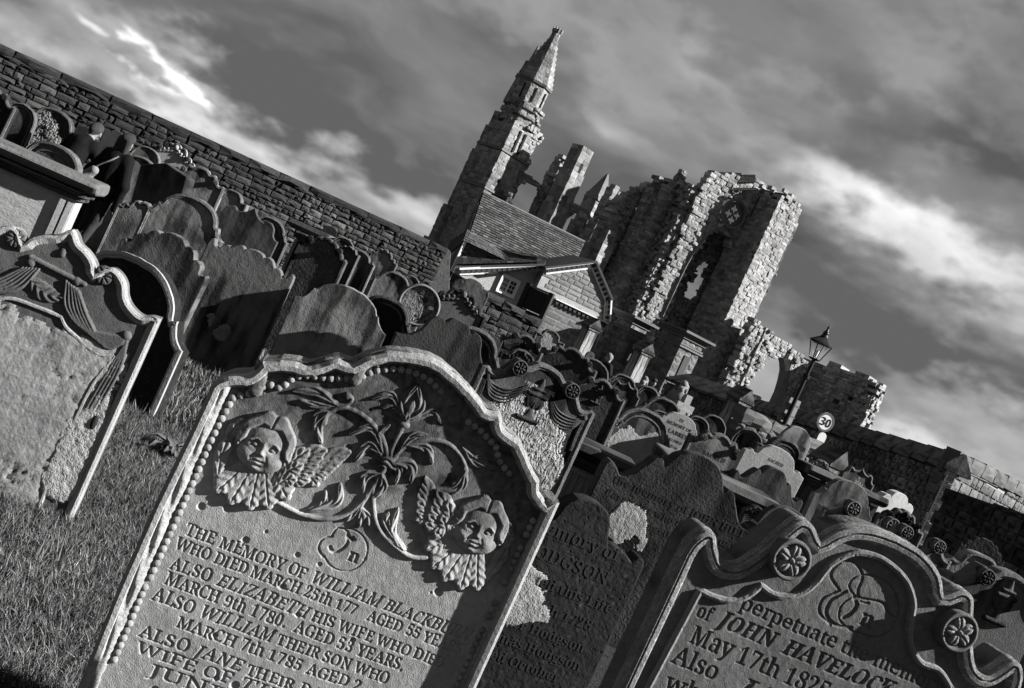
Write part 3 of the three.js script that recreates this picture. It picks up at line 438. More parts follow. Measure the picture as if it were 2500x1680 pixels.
  ruin('inner_wall', [[11.6, 0], [18.6, 0], [18.6, 19], [11.6, 19]], { seed: 126, z: -0.6, yaw: 8, depth: 1.0, rough: 0.4, holes: [[[14.3, 10.7], [14.0, 12], [14.35, 12.6], [14.3, 13.8], [14.6, 14.6], [14.9, 15.3], [15.2, 14.5], [15.1, 13.6], [15.5, 12.7], [15.5, 10.9], [15.0, 10.4]], circle(15.1, 20.2, 2.3)], bw: [0.25, 0.55], bh: [0.2, 0.32], tone: 0.8 });
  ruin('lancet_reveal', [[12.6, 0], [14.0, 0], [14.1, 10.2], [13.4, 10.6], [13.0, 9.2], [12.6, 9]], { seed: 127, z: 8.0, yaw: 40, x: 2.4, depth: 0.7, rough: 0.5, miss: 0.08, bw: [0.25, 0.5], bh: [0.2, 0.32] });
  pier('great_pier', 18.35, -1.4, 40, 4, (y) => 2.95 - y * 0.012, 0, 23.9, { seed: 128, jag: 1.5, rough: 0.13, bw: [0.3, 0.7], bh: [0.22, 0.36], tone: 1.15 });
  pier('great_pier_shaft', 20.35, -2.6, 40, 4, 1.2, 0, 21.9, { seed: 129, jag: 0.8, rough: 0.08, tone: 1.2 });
  { const s = mesh('slit_window', box(0.14, 2.2, 0.1), M.letter, abbey); s.position.set(16.3, 21.3, 0.4); }
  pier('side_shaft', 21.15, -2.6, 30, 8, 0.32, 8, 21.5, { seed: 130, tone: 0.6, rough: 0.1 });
  mesh('corbel_carving', join([new THREE.IcosahedronGeometry(0.3, 1), new THREE.IcosahedronGeometry(0.22, 1).translate(0.3, 0.15, 0)]), smooth, abbey).position.set(21.25, 16.3, -2.6);
  // flying arch and the stump beyond
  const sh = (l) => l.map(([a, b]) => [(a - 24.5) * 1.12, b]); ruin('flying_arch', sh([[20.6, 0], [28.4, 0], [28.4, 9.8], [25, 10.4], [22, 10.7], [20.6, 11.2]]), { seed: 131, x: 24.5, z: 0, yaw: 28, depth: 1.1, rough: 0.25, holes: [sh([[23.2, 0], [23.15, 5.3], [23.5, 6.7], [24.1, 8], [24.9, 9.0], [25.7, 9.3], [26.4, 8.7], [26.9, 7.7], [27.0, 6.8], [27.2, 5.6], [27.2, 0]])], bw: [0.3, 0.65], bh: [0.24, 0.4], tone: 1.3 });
  const am = mesh('arch_soffit', ribbon(sh([[27.2, 4], [27.2, 5.6], [27.0, 6.8], [26.7, 7.9], [26.2, 8.7], [25.7, 9.2]]).reverse(), [[-0.05, 0.1], [0.4, -0.1], [0.42, -1.0]]), smooth, abbey); am.position.x = 24.5; am.rotation.y = 0.49;
  pier('arch_pier', 22.1, 0.5, 52, 4, 0.9, 0, 10.7, { seed: 135, rough: 0.15, jag: 0.5 });
  ruin('stump_wall', [[0, 0], [8.6, 0], [8.6, 10.3], [7.2, 10.9], [5.6, 10.2], [5.2, 10.9], [3.6, 10.8], [3.2, 9.8], [1.6, 10.2], [0, 9.6]], { seed: 132, x: 27.3, z: -4.2, yaw: -42, depth: 2.2, rough: 0.14, bw: [0.4, 0.9], bh: [0.3, 0.5], miss: 0.02 });
  pier('stump_end', 33.9, 2.2, 45, 4, (y) => 1.2 + (y < 7 ? 0.2 : 0) , 0, 10.2, { seed: 133, jag: 2.0, rough: 0.5, bw: [0.3, 0.6], bh: [0.24, 0.36], tone: 1.15 });
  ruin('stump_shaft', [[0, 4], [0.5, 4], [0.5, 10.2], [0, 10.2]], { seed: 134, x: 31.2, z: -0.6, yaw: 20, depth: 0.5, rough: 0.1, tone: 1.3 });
}
// gate piers in front of it
for (const [k, x0, y0, x1, y1, d, label] of [[0, 1513, 757, 1590, 788, 62, 'heavy cornice topped stone gate pier nearer the gabled house'], [1, 1621, 785, 1726, 829, 60, 'heavy cornice topped stone gate pier nearer the great abbey pier']]) {
  const a = px(x0, y0, d), b = px(x1, y1, d), w = (b.x - a.x) * 0.74, cx = (a.x + b.x) / 2, top = (a.y + b.y) / 2;
  const t = thing('gate_pier', label, 'gate pier', [cx, 0, -d], 38, 'gate piers below the abbey');
  const s = w * 0.92;
  const bt = new Batch(), r = rng(300 + k);
  for (let y = 0; y < top - 0.5; y += 0.42) for (let f = 0; f < 4; f++) { const th = f * Math.PI / 2; for (let j = 0; j < 3; j++) { const c = (j - 1) * s / 3; bt.add(BLOCKS[Math.floor(r() * 10)], mat4(Math.sin(th) * (s / 2 - 0.3) + Math.cos(th) * c, y + 0.21, Math.cos(th) * (s / 2 - 0.3) - Math.sin(th) * c, s / 3, 0.42, 0.64 + r() * 0.04, th), 0.25 + r() * 0.25, y, c); } }
  bt.mesh('shaft_masonry', abbeyMat, t);
  mesh('neck_moulding', join([box(s + 0.25, 0.12, s + 0.25, 0, top - 1.0, 0), box(s + 0.15, 0.1, s + 0.15, 0, top - 0.85, 0)]), smooth, t);
  mesh('cornice', join([box(s + 0.2, 0.2, s + 0.2, 0, top - 0.42, 0), box(s + 0.5, 0.14, s + 0.5, 0, top - 0.25, 0), box(s + 0.85, 0.14, s + 0.85, 0, top - 0.11, 0)]), surf(0.28, { map: T.stone, size: 3 }), t);
  mesh('ruined_wall', join([box(0.5, top - 1.4, 0.6, s / 2 + 0.5, (top - 1.4) / 2, -0.6)]), smooth, t);
  mesh('pier_niche', box(0.5, 1.6, 0.05, 0, top - 2.2, s / 2 + 0.04), surf(0.1), t);
}

// ---------------------------------------------------------------- house with the dentilled gable
{
  const D = 60, h = thing('gabled_house', 'stone house with slate roof, dormer and white dentilled gable below the abbey', 'house', [0, 0, -D], 22);
  const slate = surf(1, { map: T.stone, size: 2, bump: T.grain, bsize: 1, depth: 0.004, vc: true });
  // rows of slates on a sloping four-cornered field: a b along the ridge, d c along the eaves
  const slates = (name, a, b, c, d, n, seed, g0 = 0.11, pale = 0.1, proud = 0.05, parent = h) => {
    const bt = new Batch(), r = rng(seed), A = new THREE.Vector3(...a), B = new THREE.Vector3(...b), C = new THREE.Vector3(...c), E = new THREE.Vector3(...d), nrm = new THREE.Vector3().crossVectors(B.clone().sub(A), E.clone().sub(A)).normalize().multiplyScalar(-1);
    if (nrm.y + nrm.z < 0) nrm.negate();
    const unit = new THREE.BoxGeometry(1, 1, 1);
    for (let j = 0; j < n; j++) {
      const t0 = j / n, t1 = (j + 1.15) / n, p0 = A.clone().lerp(E, t0), p1 = B.clone().lerp(C, t0), q0 = A.clone().lerp(E, Math.min(1.02, t1)), q1 = B.clone().lerp(C, Math.min(1.02, t1)), len = p0.distanceTo(p1);
      for (let x = -r() * 0.3; x < len;) {
        const w = 0.26 + r() * 0.16, u0 = clamp(x / len), u1 = clamp((x + w) / len); x += w; if (u1 - u0 < 0.004) continue;
        const P = p0.clone().lerp(p1, (u0 + u1) / 2), Q = q0.clone().lerp(q1, (u0 + u1) / 2), m = new THREE.Matrix4(), X = p1.clone().sub(p0).normalize(), Y = Q.clone().sub(P), Z = nrm;
        const mid = P.clone().lerp(Q, 0.5).addScaledVector(Z, 0.05 + r() * 0.012); Y.addScaledVector(Z, proud);
        X.multiplyScalar((u1 - u0) * len - 0.02); if (X.clone().cross(Y).dot(Z) < 0) X.negate(); m.makeBasis(X, Y, Z.clone().multiplyScalar(0.025)); m.setPosition(mid);
        bt.add(unit, m, r() < pale ? 0.2 + r() * 0.2 : g0 * (0.6 + r() * 0.8), mid.x * 3, mid.y * 3);
      }
    }
    return bt.mesh(name, slate, parent);
  };
  const q = (x, y, d = 0) => { const k = (D + d) / D, a = 22 * Math.PI / 180, X = x * k, Z = -d; return [X * Math.cos(a) - Z * Math.sin(a), EYE + (y - EYE) * k, Z * Math.cos(a) + X * Math.sin(a)]; };
  const slab = (pts, m, name, parent = h) => { const g = new THREE.BufferGeometry(), a = pts.map((p) => new THREE.Vector3(...p)), pos = [], uv = []; const n = new THREE.Vector3().crossVectors(a[1].clone().sub(a[0]), a[2].clone().sub(a[0])).normalize(); n.multiplyScalar(n.y + n.z > 0 ? -0.12 : 0.12); const b = a.map((p) => p.clone().add(n)); const tri = (...v) => v.forEach((p) => { pos.push(p.x, p.y, p.z); uv.push(p.x, p.y + p.z); }); for (let i = 1; i < a.length - 1; i++) { tri(a[0], a[i], a[i + 1]); tri(b[0], b[i + 1], b[i]); } a.forEach((p, i) => { const j = (i + 1) % a.length; tri(p, b[i], b[j]); tri(p, b[j], a[j]); }); g.setAttribute('position', new THREE.Float32BufferAttribute(pos, 3)); g.setAttribute('uv', new THREE.Float32BufferAttribute(uv, 2)); g.computeVertexNormals(); return mesh(name, g, m, parent); };
  const under = surf(0.1);
  // great roof
  const rl = q(-5.3, 7.56, 6), rr = q(1.45, 7.35, 6), el = q(-5.0, 4.6, 2.2), er = q(1.5, 4.6, 2.2);
  const roof = slab([rl, rr, er, el], under, 'main_roof'); slates('slate_courses', rl, rr, er, el, 22, 401, 0.19, 0.16, 0.05, roof);
  mesh('ridge_tiles', tube([rl, rr], 0.12, 4, 6), surf(0.3), roof);
  const wallM = surf(0.9, { map: T.stone, size: 3, bump: T.rough, bsize: 1.5, depth: 0.02 });
  slab([rl, el, [el[0], 0, el[2]], [rl[0], 0, rl[2]]], M.dark, 'gable_end');
  slab([[er[0], 0, er[2]], er, rr, [rr[0], 0, rr[2]]], M.dark, 'gable_end');
  // left wing under the long slope
  const wl = slab([q(-4.55, 2.85, -1.4), q(-0.3, 4.95, 0.2), q(-0.3, -1, 0.2), q(-4.55, -1, -1.4)], wallM, 'wing_wall');
  const cat = slab([q(-5.0, 2.88, -1.95), q(-0.2, 5.22, -0.25), q(-0.2, 5.5, 3), q(-4.9, 4.4, 3)], under, 'wing_roof');
  slates('slate_courses', q(-4.9, 4.5, 3), q(-0.2, 5.6, 3), q(-0.2, 5.3, -0.3), q(-5.0, 2.98, -2.0), 8, 403, 0.09, 0.03, 0.04, cat);
  // dormer with a slated cheek
  const dm = mesh('dormer', box(0.16, 2.0, 0.16).translate(...q(-5.1, 3.5, -0.3)), M.paint, h);
  slab([q(-5.2, 4.45, -0.1), q(-2.55, 4.35, 0.2), q(-5.05, 2.9, -0.1)], M.dark, 'dormer_cheek', dm); slates('slate_courses', q(-5.15, 4.35, -0.2), q(-2.6, 4.33, 0.1), q(-4.95, 2.95, -0.2), q(-5.0, 2.9, -0.2), 8, 405, 0.16, 0.35, 0.0, dm);
  slab([q(-5.3, 5.1, 0.4), q(-2.9, 4.75, 1.2), q(-2.45, 4.35, -0.3), q(-5.25, 4.4, -0.3)], under, 'dormer_roof', dm); slates('slate_courses', q(-5.3, 5.14, 0.4), q(-2.9, 4.8, 1.2), q(-2.45, 4.4, -0.35), q(-5.25, 4.45, -0.35), 5, 406, 0.16, 0.12, 0.03, dm);
  slab([q(-5.3, 5.1, 0.4), q(-5.25, 4.4, -0.3), q(-5.9, 3.0, 0.5), q(-5.9, 4.2, 1)], under, 'dormer_end', dm);
  slab([q(-2.9, 4.9, 1.5), q(-1.6, 5.15, 0.5), q(-0.8, 5.4, 0.4), q(-0.6, 4.95, -0.3), q(-2.4, 4.3, -0.3)], surf(0.07), 'valley_roof');
  // projecting gable: dressed blocks laid in courses
  const Z = -0.7, k = (D + Z) / D, gp = [[-0.3, 3.7], [-0.3, 5.0], [2.47, 6.62], [4.45, 5.0], [4.92, 3.78]].map(([x, y]) => [x * k, EYE + (y - EYE) * k]);
  const gs = new THREE.Shape([[gp[0][0], -1], ...gp, [gp[4][0], -1]].map((p) => new THREE.Vector2(...p))), gg = new THREE.ExtrudeGeometry(gs, { depth: 3.0, bevelEnabled: false }); gg.translate(0, 0, 0.6 - 3.0);
  const gw = mesh('front_gable', gg, surf(0.85, { map: T.stone, size: 2, bump: T.grain, bsize: 1 }), h);
  const r = rng(411); let yy = 3.62;
  for (let row = 0; yy < 6.6; row++) { const ch = 0.29; for (let x = -0.3 * k - r() * 0.4; x < 4.9;) { const w = 0.45 + r() * 0.55, c = x + w / 2; const ok = [[x + 0.1, yy + 0.05], [x + w - 0.1, yy + 0.05], [x + 0.15, yy + ch - 0.02], [x + w - 0.15, yy + ch - 0.02]].every(([a, b]) => inside(gp, a, b)); if (ok) { const b = mesh('dressed_block', BLOCKS[Math.floor(r() * 10)], litMats[2 + Math.floor(r() * 4)], gw); b.position.set(c, yy + ch / 2, 0.56); b.scale.set(w - 0.045, ch - 0.045, 0.16); } x += w; } yy += ch; }
  yy = 0.4; for (let row = 0; yy < 3.3; row++) { for (let x = -0.2; x < 4.7;) { const w = 0.6 + r() * 0.6, b = mesh('dressed_block', BLOCKS[Math.floor(r() * 10)], litMats[Math.floor(r() * 3)], gw); b.position.set(x + w / 2, yy + 0.2, 0.55); b.scale.set(Math.min(w, 4.75 - x) - 0.03, 0.37, 0.14); x += w; } yy += 0.4; }
  // white boards with a row of dentils under them
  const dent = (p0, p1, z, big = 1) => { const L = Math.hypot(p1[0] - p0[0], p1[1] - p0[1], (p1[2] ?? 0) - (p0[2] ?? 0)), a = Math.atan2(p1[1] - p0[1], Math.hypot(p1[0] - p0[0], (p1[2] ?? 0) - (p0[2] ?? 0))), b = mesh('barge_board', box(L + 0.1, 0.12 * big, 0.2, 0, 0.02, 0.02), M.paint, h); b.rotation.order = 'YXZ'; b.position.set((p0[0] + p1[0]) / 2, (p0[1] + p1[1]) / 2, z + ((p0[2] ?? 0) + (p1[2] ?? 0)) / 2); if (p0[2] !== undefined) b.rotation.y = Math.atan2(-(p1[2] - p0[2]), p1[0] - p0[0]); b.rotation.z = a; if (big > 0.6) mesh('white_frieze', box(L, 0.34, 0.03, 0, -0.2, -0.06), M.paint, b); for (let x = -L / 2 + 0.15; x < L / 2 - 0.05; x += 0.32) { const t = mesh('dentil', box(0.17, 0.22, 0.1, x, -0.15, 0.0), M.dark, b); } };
  dent(q(-4.7, 2.84, -1.75), q(-0.25, 5.1, -0.05), 0); dent(gp[1], gp[2], 0.72); dent(gp[2], gp[3], 0.72, 0.8); dent(gp[3], [gp[4][0] + 0.05, gp[4][1]], 0.72, 0.8); dent([1.1, 3.55], [gp[4][0], 3.55], 0.72, 0.5);
  const g1 = slab([[gp[1][0] - 0.15, gp[1][1] + 0.05, 0.9], [gp[2][0], gp[2][1] + 0.12, 0.9], [gp[2][0], gp[2][1] + 0.1, -3], [gp[1][0] - 0.15, gp[1][1], -3]], under, 'gable_roof'), g2 = slab([[gp[2][0], gp[2][1] + 0.12, 0.9], [gp[3][0] + 0.12, gp[3][1] + 0.06, 0.9], [gp[3][0] + 0.12, gp[3][1], -3], [gp[2][0], gp[2][1] + 0.1, -3]], under, 'gable_roof');
  // window
  const wn = mesh('window', box(1.05, 0.95, 0.06), M.paint, h); wn.position.set(...q(-1.66, 3.1, -0.36));
  for (const sx of [-0.25, 0.25]) for (let a = 0; a < 2; a++) for (let b = 0; b < 3; b++) mesh('pane', box(0.17, 0.22, 0.04, sx + (a - 0.5) * 0.2, (b - 1) * 0.26, 0.025), sx < 0 ? surf(0.25, { rough: 0.3 }) : M.glass, wn);
  mesh('window_frame', join([box(1.25, 0.1, 0.14, 0, 0.53, 0.02), box(1.25, 0.1, 0.2, 0, -0.53, 0.04), box(0.1, 1.0, 0.14, -0.58, 0, 0.02), box(0.1, 1.0, 0.14, 0.58, 0, 0.02)]), M.paint, wn);
  const pr = slab([q(-2.55, 3.65, -1.2), q(-0.2, 4.9, -1.2), q(-0.2, 4.9, 0.1), q(-2.55, 3.65, 0.1)], surf(0.06), 'porch_slope');
}

// ================================================================ GRAVESTONES
// half outlines from the top of the stone to its shoulder, in half widths: across, down
const PROFILE = {
  scroll: '0,0 .2,.05 .34,.15| .41,.12 .5,.1 .58,.18 .66,.33 .78,.43 .9,.38| 1,.42|',
  swan: '0,.42 .22,.4 .33,.26 .37,.1 .46,0 .56,.04 .68,.2 .84,.32 1,.32|',
  carpenter: '0,0 .16,.03 .28,.12 .37,.28| .42,.22 .5,.25 .58,.38 .68,.52 .78,.57 .86,.5 .93,.46 .98,.5 1,.58',
  hodgson: '0,0 .2,.04 .33,.18 .38,.35 .45,.48| .55,.44 .7,.46 .82,.53| .9,.44 .97,.47 1,.54',
  arch: '0,0 .25,.03 .5,.14 .66,.33 .72,.5| .78,.48| .82,.58 .9,.7 1,.76|',
  low: '0,0 .3,.04 .55,.17 .67,.32| .72,.33| .78,.46 .88,.57 1,.62|',
  lobes: '0,0 .14,.03 .22,.1| .3,.04 .42,.08 .52,.2| .6,.17 .7,.24 .76,.32 .84,.3| .92,.16 .98,.2 1,.3',
  steps: '0,0 .18,.03 .3,.14| .4,.1 .52,.18 .6,.34| .68,.32 .78,.4 .83,.58 .88,.62| .94,.55 .99,.6 1,.7',
  flute: '0,0 .17,.03 .26,.14| .34,.08 .46,.12 .54,.24 .6,.42 .74,.6 .88,.66 1,.68|',
  ogee: '0,0| .1,.12 .25,.24 .42,.28| .5,.2 .62,.2 .74,.32 .8,.5 .9,.6 1,.62|',
  peak: '0,0| 1,.34|',
  flat: '0,0 1,0|',
  trilobe: '0,0 .3,.04 .46,.16 .54,.36| .6,.28 .76,.28 .9,.36 1,.48|',
  round: '0,0 .3,.05 .6,.2 .85,.48 1,.9',
  shoulder: '0,0 .3,.06 .52,.24 .6,.48| .68,.48| 1,.5|',
  ear: '0,0 .3,.05 .52,.2 .62,.42| .7,.44 .8,.38 .9,.44 1,.5|',
  ornate: '0,0 .1,.01 .2,.1| .28,.06 .4,.1 .48,.24 .54,.38| .64,.32 .74,.38 .8,.52| .9,.5 1,.58|',
};
const font = await new FontLoader().loadAsync('fonts/droid/droid_serif_bold.typeface.json');
const fontSans = await new FontLoader().loadAsync('fonts/droid/droid_sans_bold.typeface.json');
const words = (text, size, f = font) => { const g = new THREE.ShapeGeometry(f.generateShapes(text, size), 3); g.computeBoundingBox(); g.translate(-(g.boundingBox.max.x + g.boundingBox.min.x) / 2, 0, 0); return g; };

function outlineOf(type, w, H, bury = 0.25) {
  const [pts, cor] = typeof type === 'string' ? parse(PROFILE[type]) : [type, []], half = curve(pts, cor, 5).map(([x, y]) => [x * w / 2, H - y * w / 2]);
  const left = half.slice(1).reverse().map(([x, y]) => [-x, y]);
  return { top: [...left, ...half], full: [[-w / 2, -bury], ...left, ...half, [w / 2, -bury]] };
}
function slabOf(line, t, bevel = 0.008) {
  const s = new THREE.Shape(line.map((p) => new THREE.Vector2(...p))), g = new THREE.ExtrudeGeometry(s, { depth: t - 2 * bevel, bevelEnabled: bevel > 0, bevelThickness: bevel, bevelSize: bevel, bevelOffset: -bevel, bevelSegments: 2, curveSegments: 4 });
  g.translate(0, 0, -t + bevel); return g;
}
// where the surface has flaked away: a rough pale hollow with a ragged edge
function spall(parent, outline, cx, cy, rx, ry, seed, m, name = 'flaked_patch', dep = 0.006) {
  const s = Math.max(0.006, rx / 40), R = new Relief(cx - rx * 1.3, cy - ry * 1.3, cx + rx * 1.3, cy + ry * 1.3, s), inset = outline;
  for (let j = 0; j < R.h; j++) for (let i = 0; i < R.w; i++) {
    const x = R.x0 + i * s, y = R.y0 + j * s, d = Math.hypot((x - cx) / rx, (y - cy) / ry) + (fbm(x * 2.2 / (rx + ry), y * 2.2 / (rx + ry), seed, 6) - 0.5) * 2.2 + (fbm(x * 60, y * 60, seed + 4, 3) - 0.5) * 0.3;
    if (d < 1 && inside(inset, x * 1.06, y + 0.02) && y > -0.1) R.H[j * R.w + i] = 0.0015 + dep * (fbm(x * 45, y * 45, seed + 9, 3) + 0.4 * fbm(x * 150, y * 150, seed + 7, 2)) * step(0, 0.25, 1 - d);
  }
  const o = R.mesh(name, m, parent, 0.0); return o;
}
const UVR = rng(5);
const rosetteGeo = (() => { const list = [cyl(1, 1, 0.5, 0, 0, 0, 24).rotateX(Math.PI / 2), new THREE.TorusGeometry(0.88, 0.14, 6, 24).translate(0, 0, 0.5)]; for (let k = 0; k < 8; k++) { const g = new THREE.SphereGeometry(0.26, 8, 6); g.scale(1.25, 0.62, 0.6); g.translate(0.46, 0, 0.52); g.rotateZ(k * Math.PI / 4); list.push(g); } list.push(new THREE.SphereGeometry(0.17, 8, 6).translate(0, 0, 0.56)); return join(list); })();

const voluteGeo = (() => { const pts = []; for (let k = 0; k <= 60; k++) { const a = k * 0.26, q = 0.92 * (1 - k / 64); pts.push([Math.cos(a) * q, Math.sin(a) * q, 0.5]); } return join([cyl(1, 1, 0.5, 0, 0, 0, 24).rotateX(Math.PI / 2), tube(pts, 0.11, 120, 6), new THREE.SphereGeometry(0.16, 8, 6).translate(0, 0, 0.54)]); })();
const discGeo = join([cyl(1, 1, 0.5, 0, 0, 0, 24).rotateX(Math.PI / 2), new THREE.TorusGeometry(0.86, 0.13, 6, 28).translate(0, 0, 0.5), new THREE.TorusGeometry(0.42, 0.1, 6, 20).translate(0, 0, 0.5), new THREE.SphereGeometry(0.2, 10, 6).translate(0, 0, 0.5)]);
/* n: name of kind, label, apex pixel x y, distance, width in photo pixels, profile, turn, lean, tone, options */
function gravestone(label, x, y, d, wpx, type, turn = 0, lean = 0, tone = 'dark', o = {}) {
  const apex = px(x, y, d), w = wpx * d / FOCAL, H = apex.y, a = lean * Math.PI / 180;
  const t = thing(o.name ?? 'gravestone', label, o.category ?? 'gravestone', [apex.x - H * Math.sin(a), 0, apex.z], turn + 11, o.group ?? 'gravestones in the churchyard');
  t.rotation.order = 'YXZ'; t.rotation.z = -a; t.rotation.x = -(o.back ?? 0) * Math.PI / 180;
  const thick = o.thick ?? Math.max(0.075, Math.min(0.11, w * 0.12)), line = outlineOf(type, w, H / Math.cos(a)), chip = (p) => [p[0] + (fbm(p[1] * 13 + x, p[0] * 13, 5, 4) - 0.5) * 0.018, p[1] + (fbm(p[0] * 15 + y, p[1] * 9, 9, 4) - 0.5) * 0.016]; line.full = line.full.map(chip);
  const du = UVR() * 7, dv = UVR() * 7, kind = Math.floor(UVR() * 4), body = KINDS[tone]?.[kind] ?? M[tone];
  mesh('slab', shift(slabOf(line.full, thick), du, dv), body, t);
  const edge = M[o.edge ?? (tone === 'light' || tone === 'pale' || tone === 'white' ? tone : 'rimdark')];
  const f = Math.min(1, w / 0.8);
  if (o.rim !== 0) mesh('moulding', ribbon(line.full, [[0.001, -0.012], [0.004 * f, 0.014], [0.03 * f, 0.02], [0.036 * f, 0.012], [0.05 * f, 0.010], [0.056 * f, -0.002]]), edge, t);
  if (o.panel) { const k = o.panel, p = outlineOf(k === 1 ? type : k, w * 0.74, H - w * 0.11).full; mesh('sunk_panel_edge', ribbon(p, [[-0.012, -0.002], [-0.006, 0.007], [0.006, 0.008], [0.014, -0.003]]), edge, t); }
  const kindD = o.disc ?? [1, 2, 1, 0, 1][Math.floor(x * 7 + y * 3) % 5 < 0 ? 0 : Math.floor(x * 7 + y * 3) % 5];
  for (const [dx, dy, r] of o.discs ?? []) for (const s of dx ? [-1, 1] : [1]) { const m = mesh('rosette', rosetteGeo, M[o.discTone ?? tone], t); m.position.set(s * dx * w / 2, H - dy * w / 2, -0.03); m.scale.setScalar(r * w / 2); m.scale.z = 0.13 + r * 0.1; }
  (o.flakes ?? []).forEach(([cx, cy, rx, ry, mm], k) => spall(t, line.full, cx * w / 2, cy * H, rx * w / 2, ry * H, Math.round(x + y + k * 13), M[mm ?? 'pale'], 'flaked_patch', mm === 'worm' ? 0.012 : 0.0025));
  if (o.urn) { // an urn under swags of drapery
    const u = o.urn, R = new Relief(-w * 0.42, H - w * 0.75, w * 0.42, H - w * 0.02, 0.004 + w * 0.003), k = w / 2, cy = H - u * k;
    R.dome(0, cy, 0.17 * k, 0.15 * k, 0.03); R.stroke([[0, cy - 0.13 * k], [0, cy - 0.26 * k]], 0.05 * k, 0.09 * k, 0.02); R.stroke([[-0.17 * k, cy - 0.29 * k], [0.17 * k, cy - 0.29 * k]], 0.035 * k, 0.035 * k, 0.024, 0.2);
    R.stroke([[-0.15 * k, cy + 0.11 * k], [0.15 * k, cy + 0.11 * k]], 0.04 * k, 0.04 * k, 0.028, 0.3); R.stroke([[0, cy + 0.16 * k], [0, cy + 0.36 * k]], 0.1 * k, 0.025 * k, 0.02); R.stroke([[-0.1 * k, cy + 0.2 * k], [0.1 * k, cy + 0.2 * k]], 0.025 * k, 0.025 * k, 0.026, 0.3);
    for (let j = -4; j <= 4; j++) R.groove([[j * 0.032 * k, cy + 0.08 * k], [j * 0.014 * k, cy - 0.12 * k]], 0.008 * k, 0.009);
    R.mesh('urn_relief', body, t, -0.001);
    if (o.swags) { const S = new Relief(-w * 0.47, H - w * 0.72, w * 0.47, H - w * 0.05, 0.005); for (const s of [-1, 1]) { for (let j = 0; j < 5; j++) S.stroke([[s * 0.2 * k, H - (0.42 + j * 0.02) * k], [s * 0.42 * k, H - (0.6 + j * 0.05) * k], [s * 0.7 * k, H - (0.62 + j * 0.045) * k], [s * 0.86 * k, H - 0.55 * k]], 0.012 * k, 0.02 * k, 0.014); for (let j = 0; j < 3; j++) S.stroke([[s * (0.86 + j * 0.025) * k, H - 0.55 * k], [s * (0.84 + j * 0.03) * k, H - 0.8 * k], [s * (0.86 + j * 0.02) * k, H - 1.1 * k]], 0.016 * k, 0.02 * k, 0.014); S.dome(s * 0.86 * k, H - 0.54 * k, 0.05 * k, 0.05 * k, 0.025); } S.mesh('drapery_relief', body, t, -0.001); }
  }
  if (o.foliage) { const k = w / 2, R = new Relief(-k * 0.8, H - 0.75 * k, k * 0.8, H, 0.003 + w * 0.003); for (const s of [-1, 1]) { R.stroke([[0, H - 0.2 * k], [s * 0.16 * k, H - 0.3 * k], [s * 0.3 * k, H - 0.42 * k], [s * 0.5 * k, H - 0.5 * k], [s * 0.66 * k, H - 0.56 * k]], 0.05 * k, 0.03 * k, 0.025); for (let j = 0; j < 4; j++) { R.dome(s * (0.14 + j * 0.15) * k, H - (0.26 + j * 0.08) * k, 0.07 * k, 0.06 * k, 0.04); R.leaf([[s * (0.1 + j * 0.14) * k, H - (0.36 + j * 0.07) * k], [s * (0.2 + j * 0.14) * k, H - (0.44 + j * 0.06) * k]], 0.05 * k, 0.03); } } R.dome(0, H - 0.16 * k, 0.11 * k, 0.12 * k, 0.05); R.mesh('foliage_relief', body, t, -0.001); }
  if (o.text) { for (const [s, size, yy] of o.text) { const g = words(s, size * w), bb = g.boundingBox, k = Math.min(1, 0.84 * w / (bb.max.x - bb.min.x)), m = mesh('lettering', g.scale(k, Math.sqrt(k), 1), o.faint ? M.faint : M.letter, t); m.position.set(0, yy * H, 0.0022); } }
  return { t, w, H, line: line.full };
}

